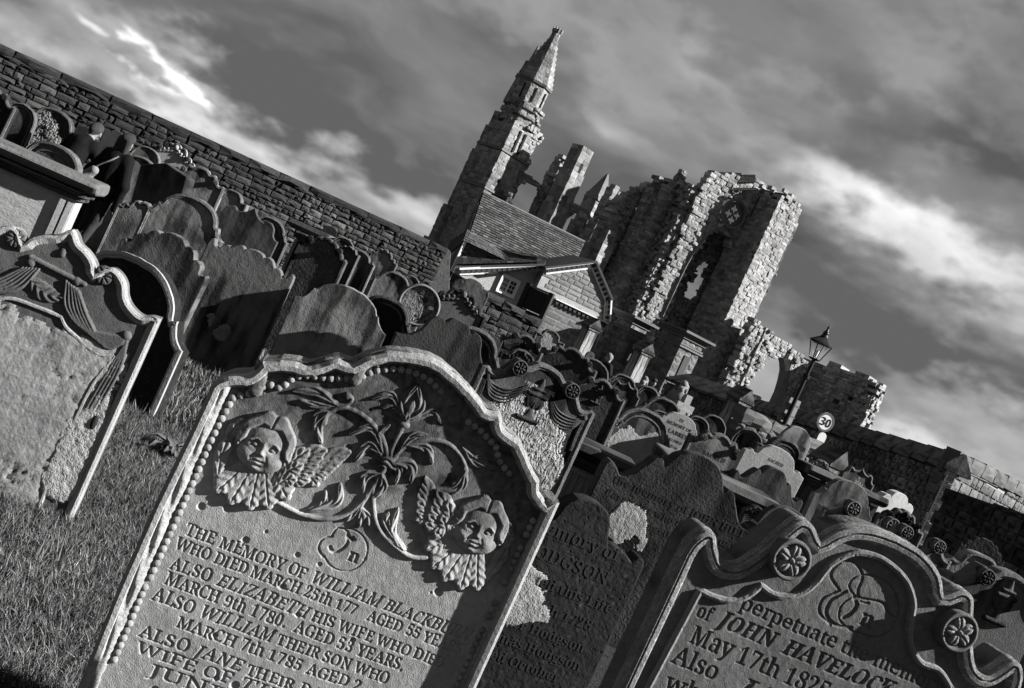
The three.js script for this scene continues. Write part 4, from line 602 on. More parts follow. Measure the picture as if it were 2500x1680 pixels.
// ---------------------------------------------------------------- THE FRONT STONE: two winged cherubs over an inscription
{
  const D = 2.75, cx = -0.184, t = thing('cherub_gravestone', 'large carved headstone with two winged cherub heads, vine and long inscription, nearest in front', 'gravestone', [cx, 0, -D], 10, 'gravestones in the churchyard');
  const [rp, rc] = parse('-.508,-.3| -.508,1.13 -.497,1.17 -.43,1.215 -.412,1.262| -.37,1.285 -.29,1.31 -.235,1.35 -.19,1.353| -.145,1.408 -.085,1.438 0,1.45 .06,1.443 .13,1.417 .197,1.384| .235,1.386 .262,1.352| .327,1.332 .367,1.296 .424,1.262| .437,1.236 .47,1.212| .506,1.216| .506,-.3|');
  const line = curve(rp, rc, 6), wob = line.map(([x, y], i) => [x + (fbm(y * 14, x * 9, 3, 5) - 0.5) * 0.026, y + (fbm(x * 15, y * 5, 6, 5) - 0.5) * 0.022]);
  mesh('slab', slabOf(wob, 0.12, 0.006).translate(0, 0, -0.012), M.grey, t);
  // broad outer border: pale and rough, its inner slope cut back to the sunk face
  const border = mesh('border', ribbon(wob, [[0.0, -0.03], [0.005, 0.02], [0.015, 0.03], [0.028, 0.028], [0.033, 0.014], [0.04, -0.004]]), M.rimpale, t);
  const face = (x, y) => 0.0012 * (fbm(x * 60, y * 60, 8, 3) - 0.5) + 0.004 * (fbm(x * 6, y * 6, 12, 3) - 0.5) - 0.006 * step(0.62, 0.8, speck(x, y + 3, 14, 6, 0.16));
  const L = [['THE MEMORY OF ', 0.047, -0.418, 0.742, 'WILLIAM BLACKBURN', 0.05, '', 0, 0.428, 0.761], ['WHO DIED MARCH 25th 177   AGED 55 YEARS', 0.046, -0.429, 0.697, '', 0, '', 0, 0.425, 0.720], ['ALSO ', 0.05, -0.42, 0.641, 'ELIZABETH ', 0.052, 'HIS WIFE WHO DIED', 0.044, 0.394, 0.667], ['MARCH 9th 1780.  AGED 53 YEARS.', 0.049, -0.416, 0.595, '', 0, '', 0, 0.289, 0.615], ['ALSO ', 0.052, -0.428, 0.542, 'WILLIAM ', 0.052, 'THEIR SON WHO', 0.047, 0.265, 0.573], ['MARCH 7th 1785 AGED 2', 0.048, -0.34, 0.496, '', 0, '', 0, 0.2, 0.52], ['ALSO ', 0.052, -0.422, 0.435, 'JANE ', 0.052, 'THEIR DAUGHTER', 0.045, 0.3, 0.465], ['WIFE OF ', 0.047, -0.412, 0.392, 'THOMAS ', 0.05, '', 0, 0.2, 0.42], ['JUNE 1789', 0.05, -0.357, 0.345, '', 0, '', 0, 0.1, 0.37]];
  const hr = rng(321), geo = carvedFace(line, -0.5, 0.12, 0.5, 1.44, 0.0021, (c, X, Y, S) => {
    for (const [a, sa, x0, y0, b, sb, e, se, x1, y1] of L) {
      const runs = [[a, sa, 0], [b, sb, 1], [e, se, 0]].filter((q) => q[0]), font = (s, it) => (it ? 'italic ' : '') + '' + Math.round(s * S * 0.96) + 'px serif';
      let total = 0; for (const [s, z, it] of runs) { c.font = font(z, it); total += c.measureText(s).width; }
      const k = (x1 - x0) * S / total; c.save(); c.translate(X(x0), Y(y0)); c.rotate(-Math.atan2((y1 - y0) * 0.3, x1 - x0)); c.scale(k, 1);
      let x = 0; for (const [s, z, it] of runs) { c.font = font(z, it); for (const ch of s) { const w = c.measureText(ch).width; c.save(); c.translate(x + w / 2 + (hr() - 0.5) * 2.2, (hr() - 0.5) * 2.6); c.rotate((hr() - 0.5) * 0.07); c.scale(0.94 + hr() * 0.12, 0.94 + hr() * 0.14); c.fillText(ch, -w / 2, 0); c.restore(); x += w; } } c.restore();
    }
    c.font = 'bold ' + 0.05 * S + 'px serif'; c.fillText('n', X(0.012), Y(0.838));
    const line2 = (pts, w) => { c.lineWidth = w * S; c.beginPath(); pts.forEach(([x, y], i) => (i ? c.lineTo(X(x), Y(y)) : c.moveTo(X(x), Y(y)))); c.stroke(); };
    const sp = (pts) => new THREE.CatmullRomCurve3(pts.map((p) => new THREE.Vector3(p[0], p[1], 0))).getPoints(40).map((p) => [p.x, p.y]);
    line2(sp([[-0.052, 0.885], [-0.045, 0.912], [-0.02, 0.915], [0.0, 0.898], [0.014, 0.9]]), 0.0045); line2(sp([[-0.012, 0.905], [-0.004, 0.885], [-0.012, 0.86], [-0.03, 0.846], [-0.044, 0.856]]), 0.008); line2(sp([[-0.05, 0.885], [-0.07, 0.868], [-0.07, 0.84], [-0.048, 0.822]]), 0.005);
    c.lineWidth = 0.0025 * S; c.beginPath(); c.arc(X(0), Y(0.864), 0.06 * S, -1.9, 2.5); c.stroke();
    const rr = rng(77); for (const [x, y] of [[-0.22, 0.83], [0.27, 0.84], [-0.33, 0.86], [-0.372, 1.187], [0.06, 0.86], [-0.05, 0.8]]) { c.beginPath(); c.arc(X(x), Y(y), (0.003 + rr() * 0.004) * S, 0, 7); c.fill(); }
  }, 0.0036, face, 0);
  // the head of the stone is crusted with old soot, with a ragged lower limit, the lettered part washed paler
  const crust = texture(512, (u, v) => { const x = u - 0.5, y = v * 1.2 + 0.3, e = y - 0.97 - 0.1 * (fbm(u * 6, v * 6, 301, 5) - 0.5) * 2 - 0.35 * Math.max(0, 0.25 - x) * step(0.2, 0.5, 0.25 - x) * 0.3, d = step(-0.14, 0.2, e + (fbm(u * 22, v * 22, 302, 4) - 0.5) * 0.3); return clamp(mix(0.88, 0.24, d) + 0.34 * (fbm(u * 9, v * 9, 303, 5) - 0.5) + 0.3 * (fbm(u * 90, v * 90, 304, 2) - 0.5)); });
  const faceM = surf(0.62, { bump: T.grain, bsize: 0.22, depth: 0.0022 }); faceM.map = crust; crust.repeat.set(1, 1 / 1.2); crust.offset.set(0.5, -0.3 / 1.2); crust.wrapT = THREE.ClampToEdgeWrapping;
  const carvedM = surf(0.66, { bump: T.grain, bsize: 0.2, depth: 0.002 }); carvedM.map = crust;
  mesh('inscribed_face', geo, faceM, t);
  { // broad rough band down one edge, its old leaf carving nearly gone
    const R = new Relief(-0.52, 0.1, -0.45, 1.2, 0.003); R.each(-0.52, 0.1, -0.45, 1.2, (x, y) => { const e = Math.min(x + 0.507, -0.462 + 0.006 * (fbm(y * 30, 3, 5, 3) - 0.5) - x, 1.165 - y); return e > 0 ? 0.02 * Math.pow(Math.min(1, e / 0.012), 0.5) + 0.008 * (fbm(x * 40, y * 18, 9, 4) - 0.5) + 0.004 * Math.sin(y * 42 + 3 * Math.sin(x * 90)) : 0; });
    R.mesh('edge_band', M.rimpale, t, 0.0);
  }
  // string of beads round the sunk field
  const path = (s) => curve(...parse(s), 10), bead = new THREE.SphereGeometry(1, 10, 8), walk = (l, st, f) => { let acc = 0; for (let i = 1; i < l.length; i++) { const a = l[i - 1], b = l[i], d = Math.hypot(b[0] - a[0], b[1] - a[1]); while (acc <= d) { f(mix(a[0], b[0], acc / d), mix(a[1], b[1], acc / d)); acc += st; } acc -= d; } };
  const stoneTone = surf(0.58, { map: T.stone, size: 0.5, bump: T.grain, bsize: 0.2, depth: 0.002 }), beadTone = [surf(0.5), surf(0.6), surf(0.68)].map((m) => { m.bumpMap = scaled(T.rough, 0.1); m.bumpScale = 0.003; return m; });
  const br = rng(9), beadAt = (x, y) => { const b = mesh('bead', bead, beadTone[Math.floor(br() * 3)], t); b.position.set(x, y, 0.002); b.scale.set(0.0104, 0.0104, 0.009); };
  walk(path('-.452,.6 -.452,.93 -.452,1.0 -.451,1.065 -.446,1.139| -.403,1.171 -.379,1.203 -.34,1.211| -.323,1.247 -.298,1.266 -.231,1.287 -.18,1.31| -.158,1.325 -.125,1.358 -.062,1.387 .007,1.392 .07,1.37'), 0.0215, beadAt);
  walk(path('.166,1.326 .208,1.317 .268,1.291| .29,1.262 .336,1.236'), 0.0215, beadAt);
  walk(path('-.455,.57 -.45,.34'), 0.0215, beadAt);
  walk(path('.452,1.14 .449,.6'), 0.0215, (x, y) => { if (br() < 0.8) beadAt(x, y); });
  // carved leaves between beads and border
  { const R = new Relief(-0.5, 0.9, 0.5, 1.45, 0.0028); for (const [a, b, c, d] of [[-0.39, 1.23, -0.3, 1.285], [-0.29, 1.29, -0.2, 1.325], [-0.14, 1.375, -0.08, 1.405], [-0.06, 1.405, 0.03, 1.415], [-0.2, 1.325, -0.13, 1.372], [0.05, 1.41, 0.12, 1.385]]) { R.leaf([[a, b], [(a + c) / 2, (b + d) / 2 + 0.012], [c, d]], 0.02, 0.014, 4); R.dome(c, d, 0.012, 0.01, 0.016); } R.stroke([[-0.4, 1.18], [-0.405, 1.24]], 0.02, 0.02, 0.02, 0.2); R.stroke([[-0.17, 1.31], [-0.165, 1.36]], 0.018, 0.014, 0.02, 0.2); for (let y = 0.92; y < 1.12; y += 0.06) R.leaf([[-0.474, y], [-0.47, y + 0.06]], 0.012, 0.008, 3); R.mesh('leaf_border', carvedM, t, -0.002); }
  // the cherubs
  const cherub = (name, hx, hy, s) => {
    const R = new Relief(hx - 0.2, hy - 0.2, hx + 0.22, hy + 0.15, 0.0017), p = (x, y) => [hx + s * x, hy + y];
    const feather = (a, b, c, w, h, base = 0.004) => R.feather([p(...a), p(...b), p(...c)], w, h, base);
    // spread inner wing, three tiers
    for (let k = 0; k < 6; k++) { const u = k / 5; feather([0.09 + u * 0.01, -0.075 + u * 0.05], [0.145 + u * 0.012, -0.03 + u * 0.06], [0.17 + u * 0.045, -0.04 + u * 0.115], 0.024, 0.02); }
    for (let k = 0; k < 5; k++) { const u = k / 4; feather([0.075, -0.08 + u * 0.05], [0.105, -0.05 + u * 0.07], [0.142 + u * 0.01, -0.04 + u * 0.095], 0.024, 0.024, 0.008); }
    for (let k = 0; k < 3; k++) feather([0.07, -0.09 + k * 0.02], [0.088, -0.06 + k * 0.03], [0.11, -0.05 + k * 0.044], 0.024, 0.026, 0.012);
    // folded outer wing
    for (const q of [[-0.07, -0.15, -0.09, -0.08, -0.096, -0.02, 0.022], [-0.088, -0.05, -0.094, 0.0, -0.09, 0.03, 0.018], [-0.084, 0.0, -0.085, 0.03, -0.07, 0.05, 0.013]]) feather([q[0], q[1]], [q[2], q[3]], [q[4], q[5]], q[6], 0.026);
    // ruff of feathers under the chin
    for (const [a, b] of [[-0.062, -0.15], [-0.02, -0.165], [0.03, -0.16], [0.072, -0.14], [0.105, -0.1]]) feather([a * 0.42, b * 0.42], [a * 0.75, b * 0.75], [a * 1.05, b * 1.02], 0.036, 0.028, 0.004);
    // hair behind, then the round infant face, then locks parted over the brow
    R.dome(...p(0, 0.028), 0.07, 0.066, 0.022, 0, 0.4, 0.008);
    R.dome(...p(0, 0), 0.06, 0.068, 0.04, 0, 0.5, 0.01); R.dome(...p(0, -0.026), 0.066, 0.044, 0.036, 0, 0.5, 0.012);
    R.bump(...p(-0.036, -0.031), 0.022, 0.019, 0.012); R.bump(...p(0.036, -0.031), 0.022, 0.019, 0.012); R.bump(...p(0, -0.06), 0.014, 0.009, 0.011); R.bump(...p(0, 0.036), 0.036, 0.02, 0.005);
    for (const e of [-1, 1]) { R.bump(...p(e * 0.024, 0.004), 0.013, 0.008, -0.012); R.dome(...p(e * 0.0245, 0.002), 0.0105, 0.0068, 0.011, 0, 0.6, 0.036); R.stroke([p(e * 0.01, 0.014), p(e * 0.024, 0.02), p(e * 0.04, 0.011)], 0.0036, 0.003, 0.006, 0.5, 0.044); R.groove([p(e * 0.013, 0.001), p(e * 0.0245, 0.0085), p(e * 0.037, 0.0)], 0.0013, 0.005); R.groove([p(e * 0.014, -0.001), p(e * 0.0245, -0.005), p(e * 0.036, -0.001)], 0.0013, 0.004); R.bump(...p(e * 0.0075, -0.018), 0.005, 0.004, 0.008); R.groove([p(e * 0.013, -0.018), p(e * 0.0215, -0.03), p(e * 0.022, -0.04)], 0.0035, 0.0035); }
    R.bump(...p(0, 0.0), 0.0055, 0.015, 0.008); R.bump(...p(0, -0.015), 0.008, 0.0065, 0.014);
    R.bump(...p(0, -0.033), 0.011, 0.004, 0.007); R.bump(...p(0, -0.0435), 0.009, 0.004, 0.009); R.groove([p(-0.015, -0.036), p(0, -0.0385), p(0.015, -0.036)], 0.002, 0.009); R.groove([p(-0.01, -0.051), p(0, -0.053), p(0.01, -0.051)], 0.003, 0.006);
    for (const e of [-1, 1]) for (let k = 0; k < 5; k++) { const q = k / 4; R.stroke([p(0.004 * e, 0.082 - q * 0.02), p(e * (0.02 + q * 0.006), 0.09 - q * 0.024), p(e * (0.042 + q * 0.004), 0.07 - q * 0.02), p(e * (0.058 + (1 - q) * 0.008), 0.046 - q * 0.008), p(e * (0.06 + (1 - q) * 0.012), 0.016 - q * 0.004), p(e * (0.066 + (1 - q) * 0.007), -0.008 + q * 0.006)], 0.0085, 0.006, 0.013, 0.5, 0.024 + 0.006 * q); }
    R.groove([p(0.002, 0.098), p(0, 0.06)], 0.0025, 0.012);
    for (const [x, y] of [[0.068, -0.02], [-0.068, -0.012], [0.074, 0.012], [-0.074, 0.02]]) { R.dome(...p(x, y), 0.011, 0.012, 0.014, 0, 0.5, 0.014); R.groove([p(x - 0.006, y - 0.002), p(x, y + 0.005), p(x + 0.006, y - 0.002)], 0.0016, 0.006); }
    const m = R.mesh(name, carvedM, t, -0.001); m.scale.z = 0.46; return m;
  };
  cherub('winged_cherub', -0.318, 1.045, 1); cherub('winged_cherub', 0.318, 1.06, -1);
  // the vine: stems, leaves and bud
  const R = new Relief(-0.34, 0.88, 0.34, 1.4, 0.002), S = (pts, a, b, h = 0.02) => R.stroke(pts, a * 0.74, b * 0.74, h), Lf = (pts, w, h = 0.02) => R.leaf(pts, w * 0.82, h, 3, 0.002);
  S([[0.011, 1.132], [-0.026, 1.182], [-0.075, 1.216], [-0.129, 1.23], [-0.174, 1.224], [-0.199, 1.194], [-0.196, 1.167]], 0.012, 0.009); Lf([[-0.2, 1.2], [-0.208, 1.15], [-0.18, 1.112]], 0.016, 0.024); Lf([[-0.185, 1.21], [-0.222, 1.18], [-0.21, 1.13]], 0.013, 0.02);
  Lf([[-0.18, 1.226], [-0.25, 1.238], [-0.313, 1.214]], 0.017, 0.02); Lf([[-0.19, 1.222], [-0.24, 1.204], [-0.285, 1.2]], 0.012, 0.018); S([[-0.185, 1.227], [-0.162, 1.239], [-0.155, 1.258], [-0.172, 1.264]], 0.009, 0.008); R.dome(-0.17, 1.261, 0.011, 0.011, 0.028);
  S([[0.015, 1.133], [0.025, 1.185], [0.079, 1.234], [0.14, 1.247], [0.193, 1.224], [0.219, 1.188], [0.196, 1.15]], 0.012, 0.009); Lf([[0.215, 1.2], [0.21, 1.14], [0.145, 1.11]], 0.017, 0.024); Lf([[0.205, 1.21], [0.225, 1.16], [0.205, 1.12]], 0.013, 0.02); Lf([[0.18, 1.255], [0.232, 1.232], [0.307, 1.237]], 0.016, 0.018); Lf([[0.21, 1.24], [0.25, 1.255], [0.28, 1.253]], 0.01, 0.018);
  S([[0.011, 1.132], [0.001, 1.184], [0.003, 1.243], [0.006, 1.268]], 0.011, 0.012); R.dome(0.003, 1.25, 0.019, 0.012, 0.026); Lf([[0.006, 1.262], [0.022, 1.31], [-0.006, 1.367]], 0.02, 0.028); Lf([[0.004, 1.262], [-0.02, 1.31], [-0.006, 1.367]], 0.019, 0.028); R.dome(0.002, 1.302, 0.02, 0.035, 0.03); R.groove([[-0.008, 1.28], [-0.01, 1.31], [0.0, 1.33]], 0.003, 0.014); R.groove([[0.01, 1.28], [0.014, 1.31], [0.004, 1.33]], 0.003, 0.014);
  Lf([[-0.012, 1.27], [-0.06, 1.31], [-0.107, 1.278]], 0.014, 0.02); Lf([[0.018, 1.27], [0.066, 1.314], [0.097, 1.292]], 0.015, 0.02); Lf([[-0.01, 1.265], [-0.045, 1.286], [-0.075, 1.265]], 0.011, 0.018);
  S([[0.007, 1.13], [-0.004, 1.058], [-0.011, 1.012], [-0.036, 0.962], [-0.079, 0.929], [-0.147, 0.912], [-0.225, 0.918]], 0.012, 0.01); S([[0.0, 1.05], [0.022, 1.003], [0.057, 0.957], [0.124, 0.925], [0.176, 0.915], [0.217, 0.929]], 0.011, 0.01);
  S([[-0.01, 1.03], [-0.011, 0.985]], 0.009, 0.008); Lf([[-0.012, 0.99], [-0.025, 0.965], [-0.034, 0.938]], 0.013, 0.02); Lf([[-0.01, 0.99], [0.002, 0.965], [0.006, 0.936]], 0.013, 0.022); Lf([[-0.008, 0.992], [0.018, 0.975], [0.03, 0.95]], 0.012, 0.02);
  Lf([[0.149, 0.926], [0.097, 0.955], [0.085, 1.031]], 0.017, 0.02); Lf([[0.13, 0.93], [0.068, 0.985], [0.066, 1.01]], 0.014, 0.022); Lf([[-0.135, 0.932], [-0.08, 0.98], [-0.09, 1.035]], 0.018, 0.022); Lf([[-0.12, 0.936], [-0.11, 0.97], [-0.118, 1.0]], 0.012, 0.018);
  for (const [a, b, c, d, e, f, w] of [[-0.02, 1.16, -0.075, 1.205, -0.126, 1.162, 0.015], [-0.02, 1.15, -0.06, 1.158, -0.08, 1.1, 0.018], [-0.018, 1.155, -0.05, 1.2, -0.03, 1.235, 0.013], [0.02, 1.17, 0.04, 1.23, 0.075, 1.25, 0.013], [0.03, 1.2, 0.088, 1.212, 0.123, 1.178, 0.016], [0.012, 1.14, 0.068, 1.15, 0.088, 1.105, 0.02], [0.0, 1.125, 0.04, 1.13, 0.05, 1.085, 0.015], [-0.002, 1.1, -0.035, 1.075, -0.022, 1.03, 0.015], [0.004, 1.1, 0.022, 1.07, 0.012, 1.03, 0.015]]) Lf([[a, b], [c, d], [e, f]], w, 0.024);
  R.dome(0.004, 1.135, 0.028, 0.02, 0.034, 0.5); R.groove([[-0.02, 1.13], [0.0, 1.142], [0.026, 1.13]], 0.003, 0.01); R.groove([[-0.02, 1.118], [0.0, 1.128], [0.02, 1.118]], 0.003, 0.01);
  R.mesh('vine_relief', carvedM, t, -0.001).scale.z = 0.42;
}

// ---------------------------------------------------------------- the stone with two rosettes, to its other side
{
  const D = 2.7, cx = 1.16, t = thing('rosette_gravestone', 'big rounded headstone with two flower rosettes and perpetuate the memory lettering in front', 'gravestone', [cx, 0, -D], 10, 'gravestones in the churchyard');
  const half = '0,1.535 .09,1.524 .16,1.49 .2,1.44| .245,1.474 .28,1.468 .31,1.42 .345,1.345 .39,1.29 .425,1.285 .455,1.315 .478,1.348 .505,1.348 .53,1.318 .542,1.27|';
  const [hp, hc] = parse(half), R = curve(hp, hc, 7), line = [[-0.545, -0.5], ...R.slice(1).reverse().map(([x, y]) => [-x, y]), ...R, [0.545, -0.5]].map(([x, y]) => [x + (fbm(y * 12, x * 9, 23, 3) - 0.5) * 0.006, y + (fbm(x * 12, y * 6, 26, 3) - 0.5) * 0.006]);
  t.scale.setScalar(2.4 / 2.7); t.position.set(cx * 2.4 / 2.7, EYE * (1 - 2.4 / 2.7), -2.4);
  mesh('slab', slabOf(line, 0.11, 0.008).translate(0, 0, -0.015), M.dark, t);
  mesh('border', ribbon(line, [[-0.002, -0.03], [0.003, 0.012], [0.014, 0.016], [0.019, 0.009], [0.022, 0.015], [0.033, 0.013], [0.041, 0.0], [0.05, -0.008]]), M.rim, t);
  const hm = surf(0.3, { map: T.stone, size: 0.7, bump: T.grain, bsize: 0.18, depth: 0.003 });
  const panel = curve(...parse('-.50,.3| -.447,1.192| -.405,1.19 -.356,1.199 -.321,1.223 -.296,1.266| -.254,1.258 -.207,1.27 -.176,1.294 -.156,1.33 -.136,1.395 -.093,1.444 -.047,1.459 .0,1.46 .084,1.433 .131,1.387 .148,1.34 .165,1.296 .195,1.262 .233,1.241 .291,1.241 .36,1.2| .45,1.17| .46,.3|'), 6);
  const hr = rng(654), L = [['perpetuate the memory', 0.055, -0.325, 1.185, 0.335, 1.18, 0], ['of ', 0.05, -0.427, 1.121, -0.375, 1.121, 0], ['JOHN  HAVELOCK', 0.062, -0.362, 1.121, 0.19, 1.117, 1], ['May 17th 1825', 0.068, -0.418, 1.052, 0.02, 1.043, 0], ['Also ', 0.068, -0.438, 0.984, -0.28, 0.981, 0], ['JANE', 0.06, -0.23, 0.978, 0.02, 0.974, 1], ['who died', 0.062, -0.424, 0.912, -0.12, 0.909, 0]];
  mesh('inscribed_face', carvedFace(line, -0.53, 0.6, 0.53, 1.53, 0.0022, (c, X, Y, S) => {
    for (const [s, z, x0, y0, x1, y1, it] of L) { c.font = (it ? 'italic bold ' : '') + Math.round(z * S) + 'px serif'; const w = c.measureText(s).width; c.save(); c.translate(X(x0), Y(y0)); c.rotate(-Math.atan2(y1 - y0, x1 - x0)); c.scale((x1 - x0) * S / w, 1); let x = 0; for (const ch of s) { const q = c.measureText(ch).width; c.save(); c.translate(x + q / 2 + (hr() - 0.5) * 2, (hr() - 0.5) * 2.4); c.rotate((hr() - 0.5) * 0.05); c.scale(0.95 + hr() * 0.1, 0.95 + hr() * 0.1); c.fillText(ch, -q / 2, 0); c.restore(); x += q; } c.restore(); }
    const sp = (pts, w) => { const l = new THREE.CatmullRomCurve3(pts.map((p) => new THREE.Vector3(p[0], p[1], 0))).getPoints(60); c.lineWidth = w * S; c.beginPath(); l.forEach((p, i) => (i ? c.lineTo(X(p.x), Y(p.y)) : c.moveTo(X(p.x), Y(p.y)))); c.stroke(); };
    sp([[-0.079, 1.335], [-0.122, 1.365], [-0.112, 1.405], [-0.075, 1.42], [-0.035, 1.395], [-0.028, 1.35], [-0.005, 1.33], [0.015, 1.335]], 0.006); sp([[0.015, 1.345], [-0.035, 1.34], [-0.06, 1.36], [-0.05, 1.39], [0.0, 1.408], [0.06, 1.398], [0.105, 1.35], [0.11, 1.29], [0.075, 1.255], [0.02, 1.25]], 0.004);
    sp([[-0.08, 1.335], [-0.112, 1.3], [-0.108, 1.262], [-0.06, 1.24]], 0.006); sp([[-0.06, 1.34], [-0.09, 1.3], [-0.085, 1.262], [-0.045, 1.245], [0.0, 1.255]], 0.008); sp([[-0.03, 1.335], [-0.015, 1.318], [-0.02, 1.29], [-0.035, 1.272]], 0.01); sp([[-0.03, 1.33], [0.02, 1.345], [0.055, 1.35], [0.085, 1.33], [0.115, 1.325]], 0.007); sp([[-0.036, 1.335], [-0.055, 1.3], [-0.045, 1.265], [0.0, 1.248], [0.06, 1.25]], 0.0035);
    c.font = 'bold ' + 0.062 * S + 'px serif'; c.fillText('n', X(0.012), Y(1.272));
  }, 0.004, (x, y) => 0.0016 * (fbm(x * 70, y * 70, 8, 3) - 0.5) + 0.003 * (fbm(x * 5, y * 5, 2, 3) - 0.5) + (inside(panel, x, y) ? 0 : 0.004), -0.006), hm, t);
  mesh('panel_bead', ribbon(panel, [[-0.011, -0.004], [-0.007, 0.007], [0, 0.009], [0.007, 0.006], [0.011, -0.007]]), M.grey, t);
  for (const s of [-1, 1]) {
    const d = mesh('rosette', join([cyl(0.056, 0.054, 0.05, 0, -0.03, 0, 36).rotateX(Math.PI / 2), new THREE.TorusGeometry(0.05, 0.007, 8, 40).translate(0, 0, 0.02)]), M.rim, t); d.position.set(s * 0.268, 1.365, 0.016);
    const q = new Relief(-0.045, -0.045, 0.045, 0.045, 0.0012); for (let k = 0; k < 5; k++) { const a = k * 1.2566 + 0.5 + s * 0.2; q.dome(Math.cos(a) * 0.025, Math.sin(a) * 0.025, 0.019, 0.0165, 0.011, a, 0.6); q.groove([[Math.cos(a) * 0.008, Math.sin(a) * 0.008], [Math.cos(a) * 0.04, Math.sin(a) * 0.04]], 0.003, 0.005); } q.dome(0, 0, 0.007, 0.007, 0.018); const f = q.mesh('petals', M.rim, d, 0.02); f.name = 'petals';
  }
}

// ---------------------------------------------------------------- the stone with bracket scrolls at the edge of the picture
{
  const D = 4.3, cx = -1.93, t = thing('scrolled_gravestone', 'leaning pale headstone with scrolled crest and carved swags at the edge nearest the couple', 'gravestone', [cx, 0, -D], 14, 'gravestones in the churchyard');
  const half = curve(...parse('0,1.2| .02,1.185 .045,1.155 .09,1.135 .135,1.1 .155,1.06| .185,1.1 .215,1.112 .25,1.1 .285,1.07 .31,1.02 .34,.99 .4,.965 .44,.98 .478,.985|'), 6);
  const line = [[-0.478, -0.25], ...half.slice(1).reverse().map(([x, y]) => [-x, y]), ...half, [0.478, -0.25]];
  mesh('slab', slabOf(line, 0.1, 0.008).translate(0, 0, -0.01), M.mid, t);
  mesh('border', ribbon(line, [[-0.002, -0.03], [0.003, 0.012], [0.014, 0.016], [0.022, 0.01], [0.03, 0.004], [0.04, -0.005]]), M.rimpale, t);
  const fm = surf(0.2, { map: T.stone, size: 0.8, bump: T.grain, bsize: 0.3, depth: 0.003 });
  mesh('front_face', carvedFace(line, -0.47, -0.05, 0.47, 1.17, 0.004, (c, X, Y, S) => { c.font = 'italic ' + 0.1 * S + 'px serif'; c.fillText('In', X(-0.02), Y(0.7)); c.font = 'bold ' + 0.05 * S + 'px serif'; c.fillText('MEMORY', X(-0.3), Y(0.6)); c.fillText('WILLIAM', X(-0.1), Y(0.56)); c.fillText('who died', X(0.0), Y(0.5)); }, 0.004, (x, y) => 0.003 * (fbm(x * 30, y * 30, 8, 3) - 0.5), -0.004), fm, t);
  mesh('panel_bead', ribbon(curve(...parse('-.36,.0| -.36,.6 -.3,.73 -.2,.765| -.12,.82 0,.83 .1,.83| .13,.8 .2,.77 .3,.74 .37,.76| .33,.6 .33,.0|'), 6), [[-0.01, -0.005], [-0.004, 0.006], [0.004, 0.006], [0.01, -0.006]]), M.rimpale, t);
  const R = new Relief(-0.45, 0.5, 0.45, 1.16, 0.003);
  for (const s of [-1, 1]) { R.dome(s * 0.19, 1.07, 0.042, 0.042, 0.03, 0, 0.25); for (let k = 0; k < 8; k++) R.groove([[s * 0.19, 1.07], [s * 0.19 + Math.cos(k * 0.785) * 0.034, 1.07 + Math.sin(k * 0.785) * 0.034]], 0.003, 0.012); for (let k = 0; k < 6; k++) R.stroke([[s * (0.06 + k * 0.012), 0.985 - k * 0.004], [s * (0.1 + k * 0.022), 0.88 - k * 0.004], [s * (0.2 + k * 0.024), 0.82 - k * 0.008], [s * 0.37, 0.845 - k * 0.004]], 0.006, 0.014, 0.022); R.dome(s * 0.375, 0.86, 0.022, 0.022, 0.03); for (let k = 0; k < 4; k++) R.stroke([[s * 0.385, 0.84], [s * (0.37 + k * 0.012), 0.72], [s * (0.345 + k * 0.015), 0.5]], 0.008, 0.008, 0.016); R.dome(s * 0.1, 1.0, 0.02, 0.02, 0.025); }
  R.stroke([[-0.11, 1.02], [0.0, 1.01], [0.13, 1.0]], 0.012, 0.012, 0.02); R.leaf([[-0.07, 0.93], [0.0, 0.9], [0.08, 0.91]], 0.035, 0.02, 8); R.dome(0.0, 1.09, 0.014, 0.022, 0.02);
  R.mesh('swag_relief', fm, t, -0.003).scale.z = 0.55;
  spall(t, line, -0.05, 0.34, 0.46, 0.36, 31, surf(0.6, { map: T.stone, size: 0.5, bump: T.rough, bsize: 0.12, depth: 0.006 }), 'flaked_face', 0.006); spall(t, line, 0.38, 0.3, 0.09, 0.34, 35, M.pale); spall(t, line, -0.38, 0.66, 0.1, 0.1, 36, M.pale);
  const h = mesh('broken_hollow', new THREE.SphereGeometry(0.03, 10, 8), M.letter, t); h.position.set(0.4, 0.45, 0.004); h.scale.set(0.5, 1.2, 0.35);
}

// ---------------------------------------------------------------- the other graves, near to far
const G = gravestone;
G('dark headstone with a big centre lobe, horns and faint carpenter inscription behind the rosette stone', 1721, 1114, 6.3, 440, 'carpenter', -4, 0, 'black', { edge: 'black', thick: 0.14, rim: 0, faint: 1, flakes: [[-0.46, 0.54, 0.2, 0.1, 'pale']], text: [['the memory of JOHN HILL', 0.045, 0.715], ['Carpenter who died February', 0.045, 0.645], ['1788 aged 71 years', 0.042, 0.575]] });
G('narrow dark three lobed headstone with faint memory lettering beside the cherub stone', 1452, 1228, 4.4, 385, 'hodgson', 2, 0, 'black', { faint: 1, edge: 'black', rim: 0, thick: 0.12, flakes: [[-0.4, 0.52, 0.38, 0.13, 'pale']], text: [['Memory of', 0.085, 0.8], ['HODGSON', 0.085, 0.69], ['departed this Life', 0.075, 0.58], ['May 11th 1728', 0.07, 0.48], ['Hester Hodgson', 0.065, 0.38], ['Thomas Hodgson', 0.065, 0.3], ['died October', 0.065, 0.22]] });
G('headstone carved with an urn, swags and two round rosettes, pitted pale below', 1345, 892, 7.8, 316, 'scroll', 4, 0, 'dark', { discs: [[0.46, 0.23, 0.13]], urn: 0.62, swags: 1, disc: 0, thick: 0.11, flakes: [[0.05, 0.4, 1.0, 0.36, 'worm']] });
